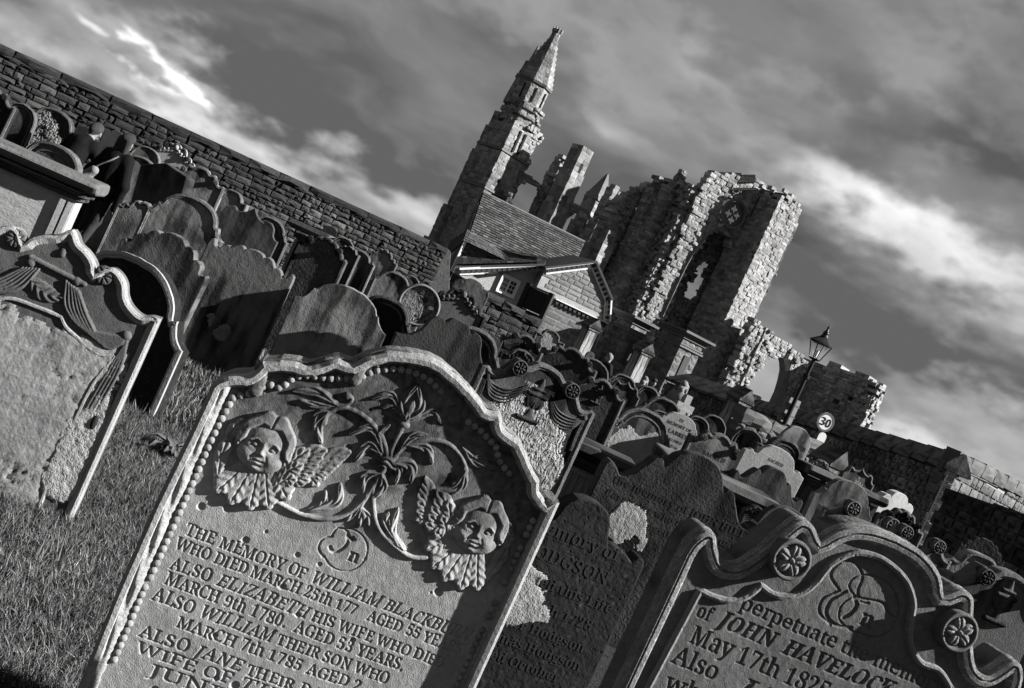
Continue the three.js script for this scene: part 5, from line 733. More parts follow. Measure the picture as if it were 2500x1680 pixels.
G('blackened headstone with broad round arch and pale edge behind the scrolled stone', 338, 627, 6.9, 420, 'arch', -24, 0, 'black', { edge: 'light', thick: 0.09 });
G('large sooty headstone with rounded shoulders and three small lobes on the grass', 625, 610, 9.4, 222, 'lobes', -4, 1, 'dark', { rim: 0, thick: 0.16, edge: 'dark', flakes: [[0.1, 0.3, 0.16, 0.07, 'grey'], [-0.25, 0.36, 0.1, 0.05, 'grey']] });
G('blackened headstone with stepped lobes and a mossy face left of the large sooty one', 428, 572, 8.1, 222, 'steps', -6, 2, 'dark', { rim: 0, thick: 0.15, edge: 'dark', flakes: [[0.05, 0.55, 0.25, 0.12, 'grey']] });
G('wide plain headstone with a low arch and grey worn face behind the cherub stone', 862, 704, 9.4, 238, 'low', -2, 0, 'mid', { rim: 0, thick: 0.14, edge: 'mid', flakes: [[0.1, 0.3, 0.5, 0.1, 'grey']] });
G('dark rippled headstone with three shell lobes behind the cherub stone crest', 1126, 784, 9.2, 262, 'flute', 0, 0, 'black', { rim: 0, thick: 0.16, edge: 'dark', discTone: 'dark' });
G('tall arched headstone with deep moulded rim and smooth grey panel', 482, 482, 11, 196, 'arch', -4, 1, 'mid', { thick: 0.13, edge: 'rimdark' });
G('wavy topped headstone with a plain panel joined beside the tall arched one', 356, 493, 11.6, 120, 'ornate', -4, 1, 'mid', { thick: 0.12 });
G('dark gabled headstone leaning, with pitted pale heart, behind the couple', 405, 398, 12.2, 118, 'peak', -14, -9, 'black', { rim: 0, thick: 0.28, edge: 'black', flakes: [[-0.1, 0.55, 0.6, 0.22, 'worm']] });
G('arched headstone with a thick rim half hidden by the chest tomb at the edge', 144, 353, 11.5, 196, 'arch', -8, 0, 'dark', { thick: 0.13, panel: 1 });
G('headstone with a weathered wormy pale face and dark arched rim left of the man', 143, 268, 14.5, 142, 'arch', -6, 0, 'dark', { flakes: [[0, 0.5, 0.85, 0.42, 'worm']] });
G('small dark round topped headstone against the wall near the picture edge', 62, 254, 14, 84, 'round', -6, 0, 'dark', { panel: 1 });
G('black scrolled headstone with a crumbling pale foot at the far edge by the wall', -12, 208, 12.5, 140, 'scroll', -6, 2, 'black', { flakes: [[0.1, 0.35, 0.8, 0.25, 'pale']], discs: [[0.5, 0.24, 0.12]] });
G('low black headstone top showing beside the head of the bending man', 214, 311, 15, 50, 'round', 0, 0, 'black', { rim: 0 });
G('black headstone with two small lobes between the heads of the couple', 290, 321, 15.4, 58, 'trilobe', 0, 0, 'black', { rim: 0 });
G('small arched headstone behind the shoulder of the woman', 368, 360, 15.2, 74, 'round', -4, 0, 'mid', {});
G('tall pale grey arched headstone with a thin rim right of the woman', 352, 384, 14, 112, 'arch', -4, 0, 'grey', { edge: 'rimdark' });
G('headstone with an ornate scrolled dark crest over a bright worn face', 437, 353, 15.3, 112, 'ornate', -2, 0, 'light', { foliage: 1, edge: 'black', discs: [[0.62, 0.42, 0.1]], discTone: 'dark' });
G('dark headstone with small volutes down its shoulder near the gabled one', 499, 409, 13.6, 132, 'scroll', -4, 0, 'mid', { discs: [[0.62, 0.36, 0.1]], edge: 'rimdark' });
G('narrow round headed stone with shadowed hood behind the tall arched headstone', 575, 465, 13.8, 84, 'shoulder', -6, 0, 'mid', { thick: 0.16, panel: 1 });
G('black headstone with an ogee peak over a crumbled pale foot', 622, 508, 12, 168, 'ogee', -2, 1, 'black', { rim: 0, edge: 'black', thick: 0.13, flakes: [[0.05, 0.42, 0.85, 0.2, 'pale']] });
G('moulded round headstone just behind the black ogee one', 668, 532, 13.2, 112, 'arch', -4, 0, 'mid', { panel: 1 });
G('tall dark headstone with knobbed crest and smoky face beside the flat capped tomb', 802, 581, 12.4, 128, 'ornate', -10, 0, 'mid', { thick: 0.13, edge: 'black', discs: [[0.6, 0.3, 0.12]], discTone: 'black' });
G('small black round stone above the flat capped tomb by the wall', 811, 554, 15.5, 40, 'round', 0, 0, 'black', { rim: 0 });
G('arched moulded headstone peeping over the knobbed one', 846, 581, 13.6, 66, 'round', -4, 0, 'dark', { panel: 1, thick: 0.12 });
G('thin scrolled headstone seen edge on beside the knobbed one', 857, 602, 13, 58, 'scroll', -14, 0, 'mid', {});
G('grey headstone with a curled arch and little horns next to the thin scrolled one', 886, 613, 13.8, 84, 'ear', -8, 0, 'mid', { panel: 1, edge: 'rimdark' });
G('slim shouldered headstone with stepped rim close under the long wall', 944, 610, 17, 80, 'ornate', -8, 0, 'mid', { panel: 1, edge: 'rimdark' });
G('arched grey headstone with smoky top left of the wheel head', 973, 667, 15, 100, 'low', -6, 0, 'mid', { edge: 'rimdark' });
G('small dark arch rim peeping behind the wheel head', 1010, 674, 17, 50, 'round', 0, 0, 'black', { panel: 1 });
G('black arched headstone with carved band behind the wide plain one', 958, 728, 10.4, 170, 'arch', -10, 0, 'black', { panel: 1, thick: 0.13, edge: 'dark' });
G('dark headstone with scrolled foliage carved in its curving crest', 1138, 708, 12, 148, 'ornate', -2, 0, 'dark', { foliage: 1, edge: 'black', thick: 0.12 });
G('smoky wavy topped headstone behind the foliage crest against the low wall', 1162, 684, 14.5, 92, 'trilobe', -4, 0, 'dark', { rim: 0, edge: 'dark' });
G('black arched headstone with a double rim behind the three shell lobes', 1172, 803, 9.9, 186, 'arch', -4, 0, 'black', { panel: 1, thick: 0.13 });
G('low black lumpy stone in front of the brick foot of the dark board', 1205, 817, 14, 58, 'lobes', 0, 0, 'black', { rim: 0 });
G('black headstone with drapery and curled volutes below the dark board', 1291, 818, 15.2, 122, 'scroll', -4, 0, 'black', { discs: [[0.5, 0.24, 0.13]], urn: 0.7, swags: 1 });
G('dark arch with carved scrollwork band behind the urn headstone', 1283, 856, 12.6, 108, 'ear', -2, 0, 'dark', { foliage: 1, edge: 'dark' });
G('small arched headstone with a bright flaked panel inside a dark rim', 1352, 807, 18, 78, 'shoulder', -4, 0, 'dark', { thick: 0.16, flakes: [[0, 0.6, 0.6, 0.4, 'pale']] });
G('smooth dark headstone with broad arch and volutes behind the urn stone', 1405, 850, 14, 150, 'scroll', -8, 0, 'dark', { discs: [[0.62, 0.3, 0.1]], edge: 'rimdark' });
G('round dark headstone behind the broad volute one', 1458, 878, 15, 98, 'round', -6, 0, 'dark', { panel: 1, thick: 0.12 });
G('little knob topped stone standing above the round dark headstone', 1445, 860, 17, 22, 'round', 0, 0, 'grey', { rim: 0 });
G('dark headstone with small urn and side volutes beyond the large urn stone', 1478, 926, 12, 138, 'scroll', -4, 0, 'dark', { discs: [[0.5, 0.24, 0.12]], urn: 0.62, flakes: [[-0.1, 0.3, 0.7, 0.2, 'grey']] });
G('black arched stone behind the small urn headstone', 1530, 916, 17, 88, 'low', -4, 0, 'black', { panel: 1 });
G('dark ogee scrolled stone in the thick of the far graves', 1536, 931, 15, 84, 'ogee', -6, 0, 'dark', {});
G('black arched stone below the heads of the far visitors', 1590, 945, 16, 80, 'arch', -6, 0, 'black', { panel: 1 });
G('round arched dark headstone with plain shoulders before the stone cross', 1632, 974, 14.5, 124, 'arch', -6, 0, 'dark', { edge: 'rimdark', thick: 0.12 });
G('shouldered headstone whose dark frame holds a bright flaked panel', 1590, 1003, 12.4, 190, 'arch', 0, 0, 'dark', { panel: 1, thick: 0.12, flakes: [[0, 0.5, 0.66, 0.34, 'pale']] });
G('small round rim rising behind the framed bright panel stone', 1618, 1004, 14, 62, 'round', 0, 0, 'dark', { panel: 1 });
G('round topped headstone with worn rows of lettering over a pitted base', 1671, 1013, 13.6, 132, 'low', 0, 0, 'grey', { rim: 0, edge: 'grey', text: [['IN', 0.06, 0.92], ['MEMORY OF', 0.06, 0.86], ['CALABRESE', 0.075, 0.78], ['WHO DIED', 0.05, 0.71], ['AGED 64', 0.05, 0.65]], flakes: [[0, 0.3, 0.8, 0.2, 'worm']] });
G('dark round stone behind the lettered pitted one', 1712, 1018, 15, 84, 'arch', -4, 0, 'black', { panel: 1 });
G('black round stone under the third gabled pillar', 1751, 1015, 16, 76, 'round', -4, 0, 'black', {});
G('scrolled headstone lettered in memory of with curled ends', 1768, 1061, 12.4, 158, 'scroll', 0, 0, 'mid', { discs: [[0.6, 0.34, 0.11]], edge: 'rimdark', text: [['SACRED', 0.07, 0.76], ['IN LOVING MEMORY OF', 0.05, 0.67], ['CHRISTOPHER GALE', 0.05, 0.59], ['WHO DIED', 0.06, 0.49]] });
G('black rounded headstone with a gleaming rim under the lit low wall', 1838, 1049, 15, 80, 'round', -10, 0, 'black', { panel: 1, thick: 0.14 });
G('smooth grey round headed tablet with fine lettering below the speed sign', 1957, 1044, 14.2, 82, 'round', 0, 0, 'grey', { rim: 0, edge: 'grey', text: [['WEBSTER', 0.12, 0.84], ['who died', 0.07, 0.76], ['also of', 0.07, 0.7]] });
G('dark round arched headstone with ringed rim behind the pale eared stone', 1928, 1073, 12.6, 152, 'shoulder', 0, 0, 'dark', { panel: 1, edge: 'dark', thick: 0.12 });
G('pale clean headstone with round head and small ears', 1911, 1096, 11, 172, 'ear', 0, 2, 'light', { rim: 0, edge: 'light', text: [['SACRED', 0.045, 0.88]] });
G('black lobed headstone in front of the pale eared one', 1902, 1145, 9.3, 200, 'carpenter', 0, 1, 'black', { rim: 0, edge: 'black', thick: 0.13 });
G('dark round shouldered stone tucked close behind the rosette headstone', 1940, 1243, 7.4, 150, 'round', 0, 0, 'black', { rim: 0, edge: 'black' });
G('small broken carved crest between the chest tomb and the rosette headstone', 1858, 1240, 7.8, 66, 'ornate', 0, 0, 'mid', { rim: 0, foliage: 1 });
G('grey headstone with swan neck scrolls near the pale eared one', 2132, 1247, 9.6, 250, 'swan', 0, 0, 'grey', { discs: [[0.46, 0.12, 0.16]], edge: 'rimdark', discTone: 'mid', text: [['IN MEMORY', 0.08, 0.7]] });
G('tall smooth dark headstone with low arch behind the swan neck one', 2086, 1178, 11.2, 168, 'arch', 0, 0, 'dark', { rim: 0, edge: 'dark' });
G('arched ornate headstone with pale worn panel before the lane wall', 2107, 1141, 14.2, 92, 'ogee', 0, 0, 'dark', { flakes: [[0, 0.6, 0.5, 0.3, 'grey']] });
G('little pale carved headstone beside the dark chest tomb end', 2012, 1125, 13, 58, 'ornate', 0, 0, 'grey', { foliage: 1 });
G('bright white three lobed headstone against the shaded lane wall', 2203, 1205, 13.4, 112, 'trilobe', 14, 0, 'white', { rim: 0, edge: 'white', thick: 0.14 });
G('black leafy crested headstone in front of the bright white one', 2214, 1246, 10.4, 128, 'ornate', -4, 0, 'black', { foliage: 1, discs: [[0.64, 0.36, 0.1]] });
G('dark scrolled headstone with small rosettes under the leafy crested one', 2251, 1303, 8.4, 210, 'swan', 0, 0, 'dark', { discs: [[0.46, 0.12, 0.17]], edge: 'rimdark', discTone: 'mid' });
G('dark lobed headstone in front of the blackened near wall', 2413, 1317, 11, 118, 'steps', -10, 0, 'dark', { rim: 0, edge: 'dark' });
G('arched headstone with rippled shoulder above the urn at the picture edge', 2405, 1356, 8.6, 178, 'ear', -6, 0, 'mid', { edge: 'rimdark', thick: 0.12 });
G('headstone with a handled urn and flower rosette at the picture edge', 2482, 1398, 6.3, 330, 'scroll', -4, 0, 'dark', { disc: 0, discs: [[0.47, 0.24, 0.13]], urn: 0.5, thick: 0.12, edge: 'rimdark', flakes: [[-0.3, 0.28, 0.6, 0.2, 'pale']], text: [['MEMORY OF', 0.07, 0.52], ['RUSSELL', 0.08, 0.44]] });

// wheel headed cross, all wormed by weather
{
  const p = px(1023, 745, 11), R = 50 * 11 / FOCAL, t = thing('wheel_cross', 'round wheel headed grave cross, its worm eaten face pierced by petals', 'gravestone', [p.x, 0, p.z], 6, 'gravestones in the churchyard');
  const s = new THREE.Shape(); s.absarc(0, p.y, R, -1.25, Math.PI + 1.25, false); s.lineTo(-R * 0.3, -0.2); s.lineTo(R * 0.3, -0.2); s.closePath();
  for (let k = 0; k < 4; k++) { const a = k * Math.PI / 2 + 0.15, q = [...Array(16)].map((_, i) => { const b = i / 16 * 6.283, x = 0.52 + 0.27 * Math.cos(b), y = 0.2 * Math.sin(b) * (0.4 + 0.6 * x); return new THREE.Vector2((x * Math.cos(a) - y * Math.sin(a)) * R, p.y + (x * Math.sin(a) + y * Math.cos(a)) * R); }); if (k !== 2) s.holes.push(new THREE.Path(q)); }
  const g = new THREE.ExtrudeGeometry(s, { depth: 0.1, bevelSize: 0.01, bevelThickness: 0.01, curveSegments: 40 }); g.translate(0, 0, -0.1); mesh('wheel_head', g, surf(0.5, { map: T.soot, size: 0.35, bump: T.worm, bsize: 0.25, depth: 0.03 }), t);
  const rr = mesh('wheel_rim', new THREE.TorusGeometry(R * 0.97, R * 0.06, 8, 40), M.grey, t); rr.position.set(0, p.y, 0.02);
}
// plain stone cross
{
  const p = px(1682, 965, 17), t = thing('stone_cross', 'plain pale stone cross standing among the far graves', 'grave cross', [p.x, 0, p.z], 20);
  mesh('shaft', box(0.12, p.y, 0.1, 0, p.y / 2, 0), M.light, t); mesh('cross_arm', box(0.34, 0.13, 0.104, 0, p.y - 0.22, 0), M.light, t);
}
// chest tombs
function chest(label, cx, cz, turn, w, d, h, o = {}) {
  const t = thing('chest_tomb', label, 'chest tomb', [cx, 0, cz], turn, 'chest tombs among the graves');
  const s = new THREE.Shape(); [[-d / 2 - 0.12, 0.02], [-d / 2 - 0.135, 0.045], [-d / 2 - 0.1, 0.085], [d / 2 + 0.1, 0.085], [d / 2 + 0.135, 0.045], [d / 2 + 0.12, 0.02], [d / 2 + 0.05, 0], [-d / 2 - 0.05, 0]].forEach((p, i) => (i ? s.lineTo(...p) : s.moveTo(...p)));
  const g = new THREE.ExtrudeGeometry(s, { depth: w + 0.24, bevelSize: 0.02, bevelThickness: 0.03, bevelSegments: 2 }); g.rotateY(Math.PI / 2); g.translate(-w / 2 - 0.12, h - 0.1, 0); mesh('ledger_slab', g, o.slab ?? M.mid, t);
  mesh('chest', box(w, h - 0.12, d, 0, (h - 0.16) / 2, 0), o.side ?? M.pale, t);
  for (const sx of [-1, 1]) mesh('corner_pilaster', join([box(0.05, h - 0.26, 0.05, sx * (w / 2 - 0.03), (h - 0.26) / 2, d / 2 + 0.01), box(0.05, h - 0.26, 0.05, sx * (w / 2 - 0.1), (h - 0.26) / 2, d / 2 + 0.01), box(0.26, 0.12, 0.08, sx * (w / 2 - 0.08), 0.06, d / 2 + 0.02)]), o.side ?? M.pale, t);
  mesh('cornice', join([box(w + 0.08, 0.05, d + 0.08, 0, h - 0.2, 0), box(w + 0.14, 0.03, d + 0.14, 0, h - 0.165, 0)]), o.corn ?? M.dark, t);
  if (o.flutes) { const list = []; for (let x = -w / 2 + 0.1; x < w / 2 - 0.05; x += 0.07) list.push(cyl(0.026, 0.026, h - 0.3, x, 0.02, d / 2, 8)); for (let z = -d / 2 + 0.06; z < d / 2; z += 0.07) list.push(cyl(0.026, 0.026, h - 0.3, w / 2, 0.02, z, 8)); mesh('fluted_side', join(list), o.side ?? M.pale, t); }
  return t;
}
{
  const a = px(258, 470, 8.6); const t = chest('big chest tomb with a worn ledger slab and bright white side at picture edge', a.x - 1.72, a.z - 0.3, 14, 2.6, 0.3, a.y + 0.02, { slab: surf(0.3, { map: T.wood, size: 0.8, bump: T.rough, bsize: 0.3, depth: 0.01 }), side: surf(0.8, { map: T.stone, size: 0.8, bump: T.rough, bsize: 0.5, depth: 0.008 }) });
  const b = px(1540, 1140, 9.4); chest('chest tomb with a dark ledger slab and pale fluted side beside the urn headstone', b.x - 0.75, b.z - 0.25, -2, 1.35, 0.6, b.y + 0.02, { slab: M.black, flutes: 1 });
  const c = px(1900, 1238, 8.6); chest('long dark chest tomb with a rounded slab edge behind the carpenter headstone', c.x - 0.5, c.z - 0.4, -1, 0.8, 0.7, c.y + 0.02, { slab: M.dark, side: M.black, corn: M.black });
  const e = px(2152, 1217, 12.2); chest('plain dark flat topped chest tomb behind the swan neck headstone', e.x - 0.45, e.z - 0.3, 0, 0.75, 0.5, e.y + 0.02, { slab: M.dark, side: M.dark });
  const g = px(827, 600, 14); chest('flat capped pedestal tomb with a bright end near the long wall', g.x - 0.3, g.z, -22, 0.42, 0.36, g.y + 0.08, { slab: M.dark, side: M.pale });
}
// pillars with little gabled caps
for (const [x, y, d, w, label] of [[1453, 776, 34, 0.42, 'gabled stone pillar beneath the dentilled house gable'], [1580, 834, 33, 0.44, 'gabled stone pillar in front of the ornate gate piers'], [1818, 945, 25.5, 0.42, 'gabled stone pillar at the end of the outhouse wall'], [2040, 1090, 18, 0.4, 'squat gabled stone pillar below the speed sign']]) {
  const p = px(x, y, d), t = thing('gabled_pillar', label, 'stone pillar', [p.x, 0, p.z], 34, 'gabled pillars along the path'), h = p.y - 0.32;
  mesh('pillar_shaft', join([box(w, h, w, 0, h / 2, 0), box(w + 0.12, 0.5, w + 0.12, 0, 0.25, 0)]), surf(0.55, { map: T.soot, size: 0.9, bump: T.rough, bsize: 0.4, depth: 0.02 }), t);
  const s = new THREE.Shape(); [[-w * 0.68, 0], [-w * 0.68, 0.04], [0, 0.36], [w * 0.68, 0.04], [w * 0.68, 0]].forEach((q, i) => (i ? s.lineTo(...q) : s.moveTo(...q))); const g = new THREE.ExtrudeGeometry(s, { depth: w * 1.3, bevelEnabled: false }); g.translate(0, h - 0.04, -w * 0.65); mesh('gabled_cap', g, M.dark, t);
  mesh('cap_moulding', box(w + 0.06, 0.08, w + 0.06, 0, h - 0.09, 0), M.mid, t);
}
// dark board on posts
{
  const a = px(1290, 697, 25), b = px(1351, 717, 25), c = px(1246, 793, 25), w = b.x - a.x, t = thing('notice_board', 'tall dark boarded panel between square posts in front of the house', 'notice board', [(a.x + b.x) / 2, 0, -25], -20);
  const m = surf(0.035, { rough: 0.7, bump: T.wood, bsize: 0.5 }), top = a.y, low = c.y - 0.05;
  for (let k = 0; k < 2; k++) mesh('board_panel', box(w - 0.1, (top - low) / 2 - 0.02, 0.08, 0, low + (top - low) * (0.25 + k * 0.5), 0), m, t);
  mesh('board_panel', box(w - 0.1, low - 0.3, 0.07, 0, low / 2 + 0.1, -0.01), surf(0.02), t);
  for (const s of [-1, 1]) mesh('post', box(0.12, top + 0.06, 0.14, s * w / 2, top / 2 + 0.03, 0.02), s > 0 ? surf(0.06) : m, t);
  for (const y of [top + 0.02, low]) mesh('rail', box(w, 0.05, 0.12, 0, y, 0.0), surf(0.25), t);
}
// street lamp with a sign plate strapped to its post
{
  const p = px(1985, 877, 24), base = px(1908, 1033, 24), top = px(2012, 811, 24), tx = (p.x + base.x) / 2 + 0.02, u = (top.y - p.y), t = thing('street_lamp', 'old iron lantern street lamp on a slim black post beside the shaded wall', 'street lamp', [tx, 0, -24], 12);
  const y = p.y; mesh('post', join([cyl(0.07, 0.045, y, 0, 0, 0, 12), cyl(0.09, 0.09, 0.08, 0, y - 0.5, 0, 12), cyl(0.1, 0.08, 0.9, 0, 0, 0, 12), box(0.5, 0.03, 0.03, 0, y - 0.42, 0)]), M.iron, t);
  const l = mesh('lantern_frame', join([...[0, 1, 2, 3].map((k) => { const a = k * Math.PI / 2 + 0.78; return tube([[Math.cos(a) * 0.13, y, Math.sin(a) * 0.13], [Math.cos(a) * 0.27, y + 0.4, Math.sin(a) * 0.27]], 0.014, 2, 5); }), new THREE.CylinderGeometry(0.15, 0.13, 0.04, 4).rotateY(0).translate(0, y, 0), new THREE.CylinderGeometry(0.31, 0.33, 0.03, 4).translate(0, y + 0.41, 0)]), M.iron, t);
  const pane = new THREE.MeshPhysicalMaterial({ color: 0xffffff, transmission: 1, thickness: 0, roughness: 0.15 });
  for (let k = 0; k < 4; k++) { const a = k * Math.PI / 2, c = Math.SQRT1_2, A = 0.13 * c, B = 0.27 * c, g = new THREE.BufferGeometry(), P = [[-A, y + 0.01, A], [A, y + 0.01, A], [B, y + 0.39, B], [-B, y + 0.39, B]]; g.setAttribute('position', new THREE.Float32BufferAttribute([0, 1, 2, 0, 2, 3].flatMap((i) => P[i]), 3)); g.setAttribute('uv', new THREE.Float32BufferAttribute([0, 0, 1, 0, 1, 1, 0, 0, 1, 1, 0, 1], 2)); g.computeVertexNormals(); const m = mesh('lantern_pane', g, pane, l); m.rotation.y = a; }
  mesh('lantern_roof', join([new THREE.CylinderGeometry(0.1, 0.33, 0.16, 4).translate(0, y + 0.5, 0), cyl(0.1, 0.07, 0.06, 0, y + 0.58, 0), new THREE.SphereGeometry(0.075, 12, 8).translate(0, y + 0.67, 0), cyl(0.05, 0.03, 0.06, 0, y + 0.72, 0), cyl(0.03, 0.0, 0.14, 0, y + 0.78, 0, 8), new THREE.SphereGeometry(0.035, 8, 6).translate(0, y + 0.82, 0)]), M.iron, l);
  mesh('mantle', cyl(0.03, 0.04, 0.16, 0, y + 0.06, 0), M.paint, l);
  const q0 = px(1893, 1022, 24).y, q1 = px(1917, 963, 24).y, s = mesh('sign_plate', box(0.42, q1 - q0, 0.012, 0.02, (q0 + q1) / 2, -0.09), surf(0.4, { rough: 0.6 }), t); s.rotation.y = 0.1;
  mesh('sign_bracket', join([box(0.36, 0.035, 0.05, 0.02, q0 + 0.2, -0.04), box(0.36, 0.035, 0.05, 0.02, q1 - 0.16, -0.04)]), surf(0.3, { metal: 0.6, rough: 0.5 }), t);
}
// speed limit sign
{
  const p = px(2013, 1030, 22), t = thing('speed_limit_sign', 'round speed limit sign reading 30 above a small white plate', 'road sign', [p.x, 0, -22], 14), r = 0.215;
  mesh('sign_face', cyl(r, r, 0.012, 0, 0, 0, 40).rotateX(Math.PI / 2).translate(0, p.y, 0), M.paint, t);
  const ring = new THREE.RingGeometry(r * 0.78, r * 0.995, 48); mesh('sign_border', ring.translate(0, p.y, 0.0165), surf(0.16, { rough: 0.5 }), t);
  mesh('sign_numeral', words('30', 0.185, fontSans).translate(0, p.y - 0.092, 0.0175), surf(0.02, { rough: 0.5 }), t);
  mesh('post', cyl(0.035, 0.035, p.y + 0.1, 0, 0, -0.04, 12), surf(0.35, { rough: 0.5 }), t);
  const q = px(2003, 1072, 22), s = new THREE.Shape(); s.moveTo(-0.1, -0.14); s.lineTo(0.1, -0.14); s.lineTo(0.1, 0.06); s.absarc(0, 0.06, 0.1, 0, Math.PI, false); s.closePath(); const g = new THREE.ExtrudeGeometry(s, { depth: 0.01, bevelEnabled: false }); g.translate(q.x - p.x, q.y, 0.01); mesh('white_plate', g, M.paint, t);
}

// ---------------------------------------------------------------- people
// one smooth skin round a set of tapered limbs: [from, to, radius, radius]
function skin(name, bones, m, parent, cells = 88, k = 0.035, cut) {
  let a = [9, 9, 9], b = [-9, -9, -9]; for (const [p, q, r, s] of bones) for (let i = 0; i < 3; i++) { a[i] = Math.min(a[i], p[i] - r, q[i] - s); b[i] = Math.max(b[i], p[i] + r, q[i] + s); }
  const size = Math.max(b[0] - a[0], b[1] - a[1], b[2] - a[2]) + 0.1, c = [0, 1, 2].map((i) => (a[i] + b[i]) / 2), mc = new MarchingCubes(cells, new THREE.MeshBasicMaterial(), false, false, 120000);
  const h = size / 2;
  for (let z = 0; z < cells; z++) for (let y = 0; y < cells; y++) for (let x = 0; x < cells; x++) {
    const P = [(x / (cells / 2) - 1) * h + c[0], (y / (cells / 2) - 1) * h + c[1], (z / (cells / 2) - 1) * h + c[2]]; let d = 9;
    for (const [p, q, r, s] of bones) { const v = [q[0] - p[0], q[1] - p[1], q[2] - p[2]], w = [P[0] - p[0], P[1] - p[1], P[2] - p[2]], t = clamp((w[0] * v[0] + w[1] * v[1] + w[2] * v[2]) / (v[0] ** 2 + v[1] ** 2 + v[2] ** 2 || 1e-9)), e = Math.hypot(w[0] - v[0] * t, w[1] - v[1] * t, w[2] - v[2] * t) - mix(r, s, t), g = clamp(0.5 + 0.5 * (d - e) / k); d = d > 8 ? e : mix(d, e, g) - k * g * (1 - g); }
    mc.field[x + y * cells + z * cells * cells] = -d;
  }
  mc.isolation = 0; mc.update();
  const n = mc.count, pos = new Float32Array(n * 3), nor = mc.normalArray.slice(0, n * 3);
  for (let i = 0; i < n * 3; i++) pos[i] = mc.positionArray[i] * h + c[i % 3];
  const g = new THREE.BufferGeometry(); g.setAttribute('position', new THREE.BufferAttribute(pos, 3)); g.setAttribute('normal', new THREE.BufferAttribute(nor, 3)); const uv = new Float32Array(n * 2); for (let i = 0; i < n; i++) { uv[i * 2] = pos[i * 3]; uv[i * 2 + 1] = pos[i * 3 + 1]; } g.setAttribute('uv', new THREE.BufferAttribute(uv, 2));
  return mesh(name, g, m, parent);
}
const cloth = (g) => surf(g, { spec: 0.08, bump: T.rough, bsize: 0.4, depth: 0.01, rough: 0.9 });
const fingers = (hand, dir) => [0, 1, 2, 3].map((k) => { const o = (k - 1.5) * 0.017; return [[hand[0] + o, hand[1], hand[2]], [hand[0] + o + dir[0] * 0.08, hand[1] + dir[1] * 0.08 - 0.004 * Math.abs(k - 1.2), hand[2] + dir[2] * 0.08 + 0.012], 0.0095, 0.007]; });
